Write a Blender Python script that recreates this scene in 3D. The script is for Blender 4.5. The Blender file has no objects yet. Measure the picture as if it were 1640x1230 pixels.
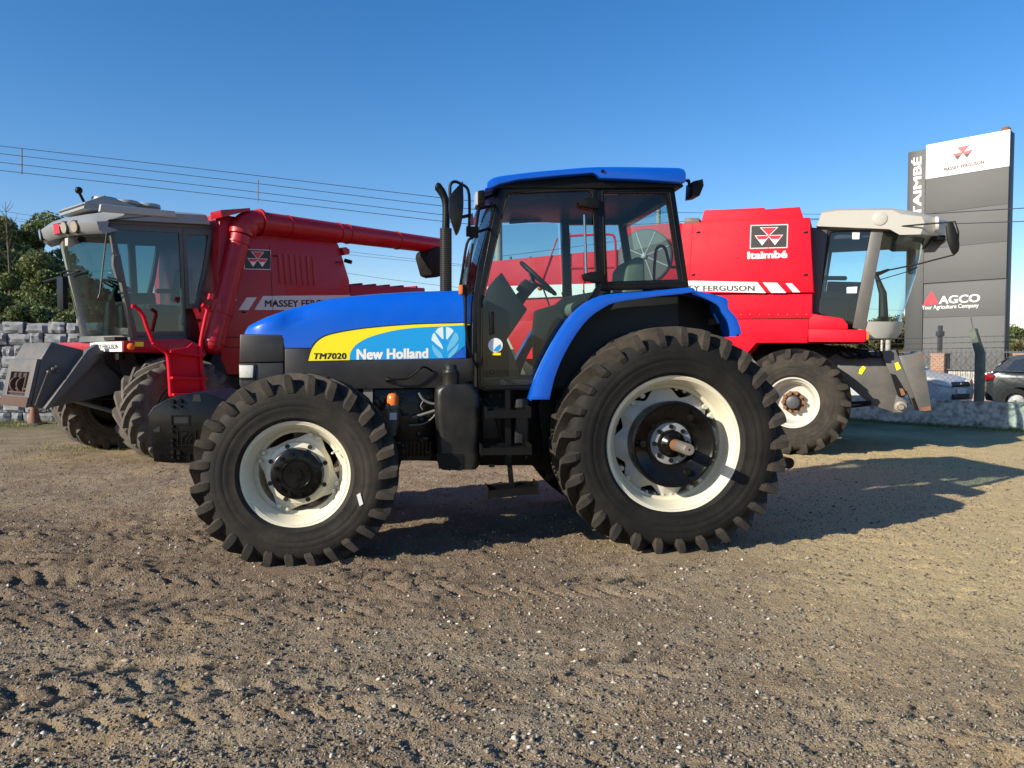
import bpy, bmesh, math, random
import numpy as np
from mathutils import Vector, Matrix
random.seed(7); rng = np.random.default_rng(7)
rad = math.radians
SC = bpy.context.scene; COL = SC.collection

# ------------------------------------------------------------------ camera, sky, sun, exposure
FPX = 1200.0; CX = 820.0; CY = 615.0; CAM = Vector((0, 0, 1.48)); TH = math.atan2(47, 1200)
cam_d = bpy.data.cameras.new('camera'); cam = bpy.data.objects.new('camera', cam_d); COL.objects.link(cam)
cam.location = CAM; cam.rotation_euler = (math.pi / 2 - TH, 0, 0)
cam_d.sensor_width = 36; cam_d.lens = FPX / 1640 * 36; cam_d.clip_start = 0.05; cam_d.clip_end = 3000
SC.camera = cam
SUN_T = Vector((0.836, 0.549, -0.455)).normalized()          # direction sunlight travels
SUN_EL = math.asin(-SUN_T.z)
SUN_AZ = math.atan2(-SUN_T.x, -SUN_T.y)                       # clockwise from +Y
W = bpy.data.worlds.new('World'); SC.world = W; W.use_nodes = True
nt = W.node_tree; nt.nodes.clear()
sky = nt.nodes.new('ShaderNodeTexSky'); sky.sky_type = 'NISHITA'; sky.sun_disc = False
sky.sun_elevation = SUN_EL; sky.sun_rotation = SUN_AZ
sky.air_density = 1.0; sky.dust_density = 0.25; sky.ozone_density = 3.0; sky.altitude = 0
hs = nt.nodes.new('ShaderNodeHueSaturation'); hs.inputs['Saturation'].default_value = 1.32
bg = nt.nodes.new('ShaderNodeBackground'); bg.inputs['Strength'].default_value = 0.10
wo = nt.nodes.new('ShaderNodeOutputWorld')
tn = nt.nodes.new('ShaderNodeMix'); tn.data_type = 'RGBA'; tn.blend_type = 'MULTIPLY'; tn.inputs[0].default_value = 1.0; tn.inputs[7].default_value = (1.22, 1.08, 1.14, 1)
nt.links.new(sky.outputs[0], hs.inputs['Color']); nt.links.new(hs.outputs[0], tn.inputs[6]); nt.links.new(tn.outputs[2], bg.inputs['Color'])
nt.links.new(bg.outputs[0], wo.inputs['Surface'])
sl = bpy.data.lights.new('sun', 'SUN'); sl.energy = 5.0; sl.angle = rad(0.53); sl.color = (1.0, 0.92, 0.76)
so = bpy.data.objects.new('sun', sl); COL.objects.link(so); so.location = (-30, -20, 25)
so.rotation_euler = SUN_T.to_track_quat('-Z', 'Y').to_euler()
SC.view_settings.view_transform = 'Standard'; SC.view_settings.look = 'None'
SC.view_settings.gamma = 1; SC.view_settings.exposure = 0.55

# ------------------------------------------------------------------ helpers: pixels to points on real planes
def ray(px, py):
    x = (px - CX) / FPX; y = (CY - py) / FPX
    return Vector((x, math.cos(TH) + y * math.sin(TH), -math.sin(TH) + y * math.cos(TH)))
def at(px, py, Y):
    d = ray(px, py); return CAM + d * (Y / d.y)
def gnd(px, py, z=0.0):
    d = ray(px, py); return CAM + d * ((z - CAM.z) / d.z)
class Frame:
    def __init__(s, ox, oy, deg):
        s.o = Vector((ox, oy, 0)); s.a = rad(deg)
        s.u = Vector((math.cos(s.a), math.sin(s.a), 0)); s.v = Vector((-math.sin(s.a), math.cos(s.a), 0))
    def P(s, px, py, ly):
        d = ray(px, py); t = (ly - s.v.dot(CAM - s.o)) / s.v.dot(d); p = CAM + d * t
        return Vector(((p - s.o).dot(s.u), ly, p.z))
    def X(s, px, py, lx):
        d = ray(px, py); t = (lx - s.u.dot(CAM - s.o)) / s.u.dot(d); p = CAM + d * t
        return Vector((lx, (p - s.o).dot(s.v), p.z))
    def L(s, w):
        q = Vector(w) - s.o; return Vector((q.dot(s.u), q.dot(s.v), w[2]))

# ------------------------------------------------------------------ helpers: mesh collecting
class MB:
    def __init__(s): s.v = []; s.f = []
    def add(s, vs, fs):
        n = len(s.v); s.v += [tuple(p) for p in vs]; s.f += [tuple(i + n for i in f) for f in fs]; return s
    def box(s, x0, x1, y0, y1, z0, z1):
        return s.add([(x, y, z) for x in (x0, x1) for y in (y0, y1) for z in (z0, z1)],
                     [(0, 1, 3, 2), (4, 6, 7, 5), (0, 4, 5, 1), (2, 3, 7, 6), (0, 2, 6, 4), (1, 5, 7, 3)])
    def obox(s, c, size, M=None):
        c = Vector(c); M = M or Matrix.Identity(3); h = Vector(size) / 2
        vs = [c + M @ Vector((sx * h.x, sy * h.y, sz * h.z)) for sx in (-1, 1) for sy in (-1, 1) for sz in (-1, 1)]
        return s.add(vs, [(0, 1, 3, 2), (4, 6, 7, 5), (0, 4, 5, 1), (2, 3, 7, 6), (0, 2, 6, 4), (1, 5, 7, 3)])
    def loft(s, secs, closed=True, caps=True):
        n = len(secs[0]); vs = [p for q in secs for p in q]; fs = []
        for i in range(len(secs) - 1):
            for j in range(n if closed else n - 1):
                k = (j + 1) % n
                fs.append((i * n + j, i * n + k, (i + 1) * n + k, (i + 1) * n + j))
        if caps and closed:
            fs.append(tuple(range(n))[::-1]); m = (len(secs) - 1) * n; fs.append(tuple(range(m, m + n)))
        return s.add(vs, fs)
    def prism(s, poly, y0, y1):               # poly: points with x and z
        g = [(p[0], p[-1]) for p in poly]
        return s.loft([[(x, y0, z) for x, z in g], [(x, y1, z) for x, z in g]])
    def ring(s, outer, inner, y0, y1):        # frame between two outlines with the same count
        n = len(outer); vs = []; fs = []
        for pl, y in ((outer, y0), (inner, y0), (inner, y1), (outer, y1)): vs += [(p[0], y, p[-1]) for p in pl]
        for a in range(4):
            b = (a + 1) % 4
            for j in range(n):
                k = (j + 1) % n; fs.append((a * n + j, a * n + k, b * n + k, b * n + j))
        return s.add(vs, fs)
    def band(s, A, B, y0, y1):                # open strip between two curves, given thickness
        n = len(A); secs = [[(A[i][0], y0, A[i][-1]), (B[i][0], y0, B[i][-1]), (B[i][0], y1, B[i][-1]), (A[i][0], y1, A[i][-1])] for i in range(n)]
        return s.loft(secs)
    def poly(s, pts): return s.add(pts, [tuple(range(len(pts)))])
    def tube(s, pts, r, n=10, closed=False):
        pts = [Vector(p) for p in pts]; m = len(pts); secs = []; prev = None
        for i, p in enumerate(pts):
            a = pts[i - 1] if (i or closed) else p; b = pts[(i + 1) % m] if (i < m - 1 or closed) else p
            t = (b - a).normalized()
            if prev is None:
                e = t.cross(Vector((0, 0, 1)))
                if e.length < 0.05: e = t.cross(Vector((1, 0, 0)))
            else: e = prev - t * prev.dot(t)
            e.normalize(); prev = e; g = t.cross(e); rr = r[i] if isinstance(r, (list, tuple)) else r
            secs.append([p + (e * math.cos(2 * math.pi * j / n) + g * math.sin(2 * math.pi * j / n)) * rr for j in range(n)])
        if closed: secs.append(secs[0])
        return s.loft(secs, caps=not closed)
    def cyl(s, p0, p1, r0, r1=None, n=16): return s.tube([p0, p1], [r0, r0 if r1 is None else r1], n)
    def lathe(s, prof, c=(0, 0, 0), n=48, axis='y', close=False, caps=True):    # prof: (along axis, radius)
        secs = []
        for w, r in prof:
            q = []
            for j in range(n):
                a = 2 * math.pi * j / n; ca, sa = r * math.cos(a), r * math.sin(a)
                if axis == 'y': q.append((c[0] + ca, c[1] + w, c[2] + sa))
                elif axis == 'z': q.append((c[0] + ca, c[1] + sa, c[2] + w))
                else: q.append((c[0] + w, c[1] + ca, c[2] + sa))
            secs.append(q)
        if close: secs.append(secs[0])
        return s.loft(secs, caps=caps and not close)
    def ball(s, c, r, nu=14, nv=8):
        r = (r, r, r) if not hasattr(r, '__len__') else r; prof = []
        secs = []
        for i in range(nv + 1):
            th = math.pi * (0.02 + 0.96 * i / nv); 
            secs.append([(c[0] + r[0] * math.sin(th) * math.cos(2 * math.pi * j / nu), c[1] + r[1] * math.sin(th) * math.sin(2 * math.pi * j / nu), c[2] + r[2] * math.cos(th)) for j in range(nu)])
        return s.loft(secs)
    def build(s, name, m, parent=None, bevel=0.0, seg=2, ang=35, recalc=True):
        me = bpy.data.meshes.new(name); me.from_pydata(s.v, [], s.f); me.validate()
        bm = bmesh.new(); bm.from_mesh(me)
        if recalc: bmesh.ops.recalc_face_normals(bm, faces=bm.faces)
        lay = bm.faces.layers.float_vector.new('plane')
        if bevel:
            bm.faces.ensure_lookup_table()
            for f in bm.faces:
                if all(len(e.link_faces) != 2 or e.calc_face_angle(0) > rad(20) for e in f.edges): f[lay] = f.normal
            es = [e for e in bm.edges if len(e.link_faces) == 2 and e.calc_face_angle(0) > rad(30)]
            bmesh.ops.bevel(bm, geom=es, offset=bevel, segments=seg, affect='EDGES', profile=0.5, clamp_overlap=True); bm.normal_update()
        flags = [f[lay].dot(f.normal) < 0.9995 for f in bm.faces]; bm.faces.layers.float_vector.remove(lay)
        bm.to_mesh(me); bm.free()
        me.polygons.foreach_set('use_smooth', flags); me.set_sharp_from_angle(angle=rad(ang))
        me.materials.append(m); o = bpy.data.objects.new(name, me); COL.objects.link(o)
        if parent: o.parent = parent
        return o
def smooth_path(pts, k=6):
    pts = [Vector(p) for p in pts]; out = []
    for i in range(len(pts) - 1):
        p0 = pts[max(i - 1, 0)]; p1 = pts[i]; p2 = pts[i + 1]; p3 = pts[min(i + 2, len(pts) - 1)]
        for j in range(k):
            t = j / k
            out.append(0.5 * ((2 * p1) + (p2 - p0) * t + (2 * p0 - 5 * p1 + 4 * p2 - p3) * t * t + (3 * p1 - p0 - 3 * p2 + p3) * t ** 3))
    return out + [pts[-1]]
def sm2(pts, k=5): return [(p.x, p.y) for p in smooth_path([(a, b, 0) for a, b in pts], k)]
def thing(name, label, cat, loc=(0, 0, 0), rz=0.0, group=None):
    o = bpy.data.objects.new(name, None); COL.objects.link(o); o.location = loc; o.rotation_euler = (0, 0, rz)
    o.empty_display_size = 0.3; o['label'] = label; o['category'] = cat
    if group: o['group'] = group
    return o
def tag(o, label=None, cat=None, group=None, kind=None):
    for k, v in (('label', label), ('category', cat), ('group', group), ('kind', kind)):
        if v: o[k] = v
    return o
def kids(o): return [c for c in bpy.data.objects if c.parent == o]
def copy_tree(o, parent=None):
    c = o.copy(); COL.objects.link(c)
    if parent: c.parent = parent
    for k in kids(o): copy_tree(k, c)
    return c
def text_mesh(s, spacing=1.0):
    cu = bpy.data.curves.new('t', 'FONT'); cu.body = s; cu.fill_mode = 'FRONT'; cu.space_character = spacing
    cu.resolution_u = 4; to = bpy.data.objects.new('t', cu); COL.objects.link(to)
    bpy.context.view_layer.update()
    me = bpy.data.meshes.new_from_object(to.evaluated_get(bpy.context.evaluated_depsgraph_get()))
    bpy.data.objects.remove(to); bpy.data.curves.remove(cu); return me
def lettering(s, quad, m, parent, off=(0, -0.0008, 0), bold=0.02, name='lettering', spacing=1.0):
    """flat letters laid on a real surface, thickened by overprinting; quad = lower-left, lower-right, upper-right, upper-left"""
    me = text_mesh(s, spacing); co = np.array([v.co for v in me.vertices]); fs = [tuple(p.vertices) for p in me.polygons]; bpy.data.meshes.remove(me)
    q = [Vector(p) for p in quad]; off = Vector(off); mb = MB(); k = 8 if bold > 0 else 1; bx, by = bold, bold * 0.55
    lo = co.min(0) - np.array([bx, by, 0]); hi = co.max(0) + np.array([bx, by, 0])
    for i in range(k):
        ang = 2 * math.pi * (i + 0.5) / 8; vs = []
        dx, dy = (bx * max(-1, min(1, 1.4 * math.cos(ang))), by * max(-1, min(1, 1.4 * math.sin(ang)))) if k > 1 else (0, 0)
        for x, y, z in co:
            a = (x + dx - lo[0]) / (hi[0] - lo[0]); b = (y + dy - lo[1]) / (hi[1] - lo[1])
            vs.append((q[0] * (1 - a) + q[1] * a) * (1 - b) + (q[3] * (1 - a) + q[2] * a) * b + off * (1 + 0.12 * i))
        mb.add(vs, fs)
    return mb.build(name, m, parent, recalc=False)
def quadf(quad):
    q = [Vector(p) for p in quad]
    return lambda a, b: (q[0] * (1 - a) + q[1] * a) * (1 - b) + (q[3] * (1 - a) + q[2] * a) * b

# ------------------------------------------------------------------ materials
def nd(t, typ, **kw):
    n = t.nodes.new(typ)
    for k, v in kw.items(): setattr(n, k, v)
    return n
def mat(name, col, rough=0.5, metal=0.0, var=0.12, vscale=6.0, dirt=None, dirt_amt=0.0, dscale=2.5, bump=0.0, bscale=80.0, coat=0.0, spec=0.5, rvar=0.1):
    m = bpy.data.materials.new(name); m.use_nodes = True; t = m.node_tree; b = t.nodes['Principled BSDF']
    b.inputs['Metallic'].default_value = metal; b.inputs['Specular IOR Level'].default_value = spec
    b.inputs['Coat Weight'].default_value = coat; b.inputs['Coat Roughness'].default_value = 0.06
    tc = nd(t, 'ShaderNodeTexCoord'); L = t.links.new
    n1 = nd(t, 'ShaderNodeTexNoise'); n1.inputs['Scale'].default_value = vscale; n1.inputs['Detail'].default_value = 6; n1.inputs['Roughness'].default_value = 0.65
    L(tc.outputs['Object'], n1.inputs['Vector'])
    mx = nd(t, 'ShaderNodeMix', data_type='RGBA'); c = Vector(col)
    mx.inputs[6].default_value = (*[min(1, x * (1 - var)) for x in c], 1); mx.inputs[7].default_value = (*[min(1, x * (1 + var)) for x in c], 1)
    L(n1.outputs['Fac'], mx.inputs[0]); out = mx.outputs[2]
    mr = nd(t, 'ShaderNodeMapRange'); mr.inputs[3].default_value = max(0.02, rough - rvar); mr.inputs[4].default_value = min(1, rough + rvar)
    L(n1.outputs['Fac'], mr.inputs[0]); ro = mr.outputs[0]
    if dirt:
        n2 = nd(t, 'ShaderNodeTexNoise'); n2.inputs['Scale'].default_value = dscale; n2.inputs['Detail'].default_value = 9; n2.inputs['Roughness'].default_value = 0.72
        L(tc.outputs['Object'], n2.inputs['Vector'])
        r2 = nd(t, 'ShaderNodeMapRange'); r2.inputs[1].default_value = 0.42; r2.inputs[2].default_value = 0.68; r2.inputs[4].default_value = dirt_amt
        L(n2.outputs['Fac'], r2.inputs[0])
        m2 = nd(t, 'ShaderNodeMix', data_type='RGBA'); m2.inputs[7].default_value = (*dirt, 1)
        L(r2.outputs[0], m2.inputs[0]); L(out, m2.inputs[6]); out = m2.outputs[2]
        m3 = nd(t, 'ShaderNodeMix'); m3.inputs[3].default_value = 0.9
        L(r2.outputs[0], m3.inputs[0]); L(ro, m3.inputs[2]); ro = m3.outputs[0]
    L(out, b.inputs['Base Color']); L(ro, b.inputs['Roughness'])
    if bump:
        n3 = nd(t, 'ShaderNodeTexNoise'); n3.inputs['Scale'].default_value = bscale; n3.inputs['Detail'].default_value = 5
        L(tc.outputs['Object'], n3.inputs['Vector']); bp = nd(t, 'ShaderNodeBump'); bp.inputs['Strength'].default_value = bump; bp.inputs['Distance'].default_value = 0.01
        L(n3.outputs['Fac'], bp.inputs['Height']); L(bp.outputs[0], b.inputs['Normal'])
    return m
def glassmat(name, tint, rough=0.01, f0=0.06):
    m = bpy.data.materials.new(name); m.use_nodes = True; t = m.node_tree; t.nodes.clear(); L = t.links.new
    lw = nd(t, 'ShaderNodeLayerWeight'); lw.inputs['Blend'].default_value = 0.5
    p = nd(t, 'ShaderNodeMath', operation='POWER'); p.inputs[1].default_value = 4
    L(lw.outputs['Facing'], p.inputs[0])
    q = nd(t, 'ShaderNodeMath', operation='MULTIPLY_ADD'); q.inputs[1].default_value = 0.85; q.inputs[2].default_value = f0; q.use_clamp = True
    L(p.outputs[0], q.inputs[0])
    tr = nd(t, 'ShaderNodeBsdfTransparent'); tr.inputs[0].default_value = (*tint, 1)
    gl = nd(t, 'ShaderNodeBsdfGlossy'); gl.inputs['Roughness'].default_value = rough; gl.inputs[0].default_value = (0.9, 0.95, 1, 1)
    mx = nd(t, 'ShaderNodeMixShader'); o = nd(t, 'ShaderNodeOutputMaterial')
    L(q.outputs[0], mx.inputs[0]); L(tr.outputs[0], mx.inputs[1]); L(gl.outputs[0], mx.inputs[2]); L(mx.outputs[0], o.inputs[0])
    return m
DUST = (0.16, 0.125, 0.09)
M = dict(
 blue=mat('blue_paint', (0.001, 0.088, 0.52), 0.34, var=0.05, coat=0.4, spec=0.25, dirt=(0.03, 0.12, 0.42), dirt_amt=0.12, dscale=4),
 black=mat('black_paint', (0.004, 0.004, 0.004), 0.45, var=0.3, spec=0.2, dirt=DUST, dirt_amt=0.03, dscale=5),
 blackgloss=mat('gloss_black_paint', (0.003, 0.003, 0.003), 0.28, var=0.3, spec=0.25, dirt=DUST, dirt_amt=0.03, dscale=6, coat=0.1),
 plastic=mat('dark_grey_plastic', (0.018, 0.018, 0.019), 0.45, var=0.15, dirt=DUST, dirt_amt=0.10, dscale=4, bump=0.05, bscale=300),
 tank=mat('moulded_black_plastic', (0.008, 0.008, 0.008), 0.34, var=0.3, spec=0.4, dirt=DUST, dirt_amt=0.10, dscale=5, bump=0.12, bscale=220),
 rubber=mat('tyre_rubber', (0.024, 0.021, 0.018), 0.85, var=0.45, vscale=5, spec=0.3, dirt=(0.09, 0.07, 0.052), dirt_amt=0.6, dscale=3.5, bump=0.25, bscale=60),
 rubber_clean=mat('sidewall_rubber', (0.009, 0.0085, 0.008), 0.72, var=0.5, vscale=4, spec=0.22, dirt=(0.06, 0.05, 0.04), dirt_amt=0.28, dscale=2.2, bump=0.15, bscale=70),
 sidewall_front=mat('worn_sidewall_rubber', (0.016, 0.0145, 0.013), 0.75, var=0.5, vscale=4, spec=0.25, dirt=(0.08, 0.064, 0.048), dirt_amt=0.5, dscale=2.6, bump=0.15, bscale=70),
 dusty=mat('dusty_tyre_rubber', (0.065, 0.056, 0.048), 0.9, var=0.35, vscale=5, dirt=(0.17, 0.14, 0.11), dirt_amt=0.6, dscale=4, bump=0.25, bscale=60),
 cream=mat('cream_rim_paint', (0.72, 0.67, 0.51), 0.3, var=0.05, coat=0.3, dirt=(0.42, 0.36, 0.26), dirt_amt=0.22, dscale=6),
 hubgrey=mat('hub_grey_paint', (0.24, 0.25, 0.26), 0.45, var=0.15),
 rimgrey=mat('pale_grey_disc_paint', (0.52, 0.51, 0.45), 0.35, var=0.07, dirt=(0.35, 0.31, 0.25), dirt_amt=0.2, dscale=6),
 rust=mat('rusty_steel', (0.22, 0.095, 0.045), 0.75, var=0.5, vscale=25, metal=0.2, bump=0.2, bscale=90),
 rustdark=mat('old_dark_rust', (0.075, 0.04, 0.026), 0.85, var=0.5, vscale=25),
 steel=mat('worn_steel', (0.33, 0.30, 0.26), 0.45, var=0.3, vscale=20, metal=0.7, dirt=(0.2, 0.1, 0.05), dirt_amt=0.5, dscale=12),
 chrome=mat('polished_rod', (0.6, 0.6, 0.6), 0.2, metal=1.0, var=0.05),
 red=mat('shaded_red_paint', (0.34, 0.003, 0.011), 0.34, var=0.07, coat=0.12, spec=0.35, dirt=(0.40, 0.05, 0.05), dirt_amt=0.30, dscale=2.0),  # left harvester's red, base colour darkened to deepen the shade on it
 redlit=mat('sunlit_red_paint', (0.62, 0.003, 0.020), 0.55, var=0.05, vscale=2, spec=0.22, dirt=(0.55, 0.02, 0.035), dirt_amt=0.3, dscale=1.6),  # sunlit copy of the same red, with a brighter base colour
 roofgrey=mat('grey_roof_plastic', (0.23, 0.245, 0.26), 0.42, var=0.08, dirt=(0.25, 0.23, 0.2), dirt_amt=0.3, dscale=3),
 roofbeige=mat('beige_roof_plastic', (0.40, 0.385, 0.345), 0.5, var=0.06, dirt=(0.34, 0.31, 0.26), dirt_amt=0.3, dscale=3),
 cabgrey=mat('dark_grey_cab_paint', (0.085, 0.083, 0.078), 0.45, var=0.12, dirt=DUST, dirt_amt=0.25, dscale=4),
 feeder=mat('charcoal_grey_paint', (0.085, 0.083, 0.08), 0.5, var=0.15, dirt=(0.17, 0.13, 0.10), dirt_amt=0.45, dscale=3, bump=0.05, bscale=40),
 white=mat('white_vinyl', (0.78, 0.77, 0.74), 0.4, var=0.04, dirt=(0.5, 0.47, 0.42), dirt_amt=0.2),
 silvervinyl=mat('silver_vinyl', (0.55, 0.54, 0.55), 0.4, var=0.05),
 yellow=mat('yellow_vinyl', (0.86, 0.72, 0.01), 0.35, var=0.04),
 cyan=mat('sky_blue_vinyl', (0.005, 0.30, 0.68), 0.35, var=0.04),
 leafwhite=mat('pale_blue_vinyl', (0.62, 0.76, 0.82), 0.35, var=0.05),
 leafblue=mat('light_blue_vinyl', (0.14, 0.46, 0.72), 0.35, var=0.05),
 ink=mat('black_ink', (0.012, 0.012, 0.012), 0.5, var=0.1),
 inkgrey=mat('dark_grey_ink', (0.06, 0.06, 0.065), 0.5, var=0.1),
 logored=mat('red_vinyl', (0.62, 0.01, 0.03), 0.4, var=0.04),
 amber=mat('amber_plastic', (0.75, 0.16, 0.02), 0.25, var=0.1, coat=0.4),
 lampdark=mat('grey_lamp_lens', (0.22, 0.22, 0.20), 0.12, var=0.25, vscale=40, coat=0.6),
 lamp=mat('clear_lamp_lens', (0.62, 0.60, 0.55), 0.12, var=0.25, vscale=40, coat=0.6),
 taillight=mat('red_lamp_lens', (0.22, 0.005, 0.008), 0.15, var=0.1, coat=0.5),
 seat=mat('grey_green_fabric', (0.14, 0.17, 0.13), 0.9, var=0.2, vscale=20, bump=0.2, bscale=300),
 seatdark=mat('dark_seat_fabric', (0.045, 0.055, 0.055), 0.9, var=0.2, vscale=20),
 interior=mat('dark_interior_plastic', (0.008, 0.010, 0.011), 0.65, var=0.2),
 liner=mat('interior_lining', (0.03, 0.036, 0.038), 0.8, var=0.15),
 hose=mat('grey_rubber_hose', (0.15, 0.145, 0.135), 0.6, var=0.2),
 concrete=mat('concrete', (0.62, 0.58, 0.49), 0.9, var=0.35, vscale=9, dirt=(0.05, 0.05, 0.047), dirt_amt=0.95, dscale=6.5, bump=0.5, bscale=30),
 postmat=mat('mossy_concrete', (0.14, 0.16, 0.13), 0.9, var=0.3, vscale=9, dirt=(0.03, 0.04, 0.035), dirt_amt=0.8, dscale=4, bump=0.4, bscale=40),
 polecon=mat('pale_concrete', (0.34, 0.33, 0.30), 0.85, var=0.12, vscale=9),
 signgrey=mat('charcoal_sign_panel', (0.11, 0.11, 0.11), 0.62, var=0.10, vscale=1.2, spec=0.25),
 signdark=mat('dark_sign_panel', (0.045, 0.047, 0.05), 0.55, var=0.08),
 signwhite=mat('white_sign_panel', (0.72, 0.71, 0.69), 0.4, var=0.03),
 iron=mat('painted_iron', (0.07, 0.07, 0.072), 0.6, var=0.2),
 wire=mat('wire_steel', (0.035, 0.035, 0.038), 0.6, var=0.1),
 silvercar=mat('silver_car_paint', (0.46, 0.47, 0.47), 0.38, metal=0.0, var=0.03, coat=0.2),
 darkcar=mat('dark_grey_car_paint', (0.035, 0.042, 0.045), 0.22, metal=0.4, var=0.05, coat=0.8),
 maroon=mat('maroon_car_paint', (0.03, 0.005, 0.007), 0.3, var=0.05, coat=0.6),
 whitewash=mat('whitewashed_wall', (0.55, 0.53, 0.48), 0.9, var=0.12, vscale=4, dirt=(0.2, 0.18, 0.15), dirt_amt=0.5, dscale=4),
 bark=mat('bark', (0.11, 0.085, 0.062), 0.95, var=0.3, vscale=12, bump=0.5, bscale=30),
 cone=mat('faded_orange_plastic', (0.20, 0.075, 0.042), 0.7, var=0.2, dirt=DUST, dirt_amt=0.6),
 asphalt=mat('asphalt', (0.06, 0.06, 0.06), 0.9, var=0.2, vscale=30),
)
G = dict(tractor=glassmat('tractor_glass', (0.66, 0.78, 0.78), f0=0.04), left=glassmat('tinted_glass', (0.34, 0.50, 0.51), f0=0.06),
         right=glassmat('clear_glass', (0.72, 0.86, 0.87), f0=0.05), car=glassmat('car_glass', (0.25, 0.28, 0.28), f0=0.10))
def leafmat(name, a, b):
    m = bpy.data.materials.new(name); m.use_nodes = True; t = m.node_tree; L = t.links.new; p = t.nodes['Principled BSDF']
    g = nd(t, 'ShaderNodeNewGeometry'); r = nd(t, 'ShaderNodeValToRGB')
    r.color_ramp.elements[0].color = (*a, 1); r.color_ramp.elements[1].color = (*b, 1)
    L(g.outputs['Random Per Island'], r.inputs[0]); L(r.outputs[0], p.inputs['Base Color'])
    p.inputs['Roughness'].default_value = 0.6; p.inputs['Specular IOR Level'].default_value = 0.3
    tl = nd(t, 'ShaderNodeBsdfTranslucent'); L(r.outputs[0], tl.inputs[0]); ms = nd(t, 'ShaderNodeMixShader'); ms.inputs[0].default_value = 0.25
    o = t.nodes['Material Output']; L(p.outputs[0], ms.inputs[1]); L(tl.outputs[0], ms.inputs[2]); L(ms.outputs[0], o.inputs[0]); return m
M['leaf'] = leafmat('dark_leaves', (0.06, 0.085, 0.03), (0.20, 0.23, 0.085))
M['leaf2'] = leafmat('olive_leaves', (0.07, 0.075, 0.03), (0.19, 0.16, 0.07))
M['grass'] = leafmat('grass_blades', (0.10, 0.13, 0.03), (0.26, 0.24, 0.08))
M['dry'] = leafmat('dry_grass_blades', (0.18, 0.15, 0.08), (0.34, 0.29, 0.18))
M['stones'] = leafmat('gravel_stones', (0.06, 0.048, 0.036), (0.46, 0.39, 0.30))
def brickmat(name, c1, c2, mortar, sc):
    m = bpy.data.materials.new(name); m.use_nodes = True; t = m.node_tree; L = t.links.new; p = t.nodes['Principled BSDF']
    tc = nd(t, 'ShaderNodeTexCoord'); sp = nd(t, 'ShaderNodeSeparateXYZ'); cb = nd(t, 'ShaderNodeCombineXYZ'); ad = nd(t, 'ShaderNodeMath', operation='ADD')
    L(tc.outputs['Object'], sp.inputs[0]); L(sp.outputs[0], ad.inputs[0]); L(sp.outputs[1], ad.inputs[1]); L(ad.outputs[0], cb.inputs[0]); L(sp.outputs[2], cb.inputs[1])
    br = nd(t, 'ShaderNodeTexBrick'); br.inputs['Color1'].default_value = (*c1, 1); br.inputs['Color2'].default_value = (*c2, 1); br.inputs['Mortar'].default_value = (*mortar, 1)
    br.inputs['Scale'].default_value = sc; br.inputs['Mortar Size'].default_value = 0.03
    L(cb.outputs[0], br.inputs[0]); L(br.outputs[0], p.inputs['Base Color']); p.inputs['Roughness'].default_value = 0.9; return m
M['brick'] = brickmat('brick', (0.26, 0.11, 0.06), (0.34, 0.17, 0.10), (0.35, 0.31, 0.26), 5.0)
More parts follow.
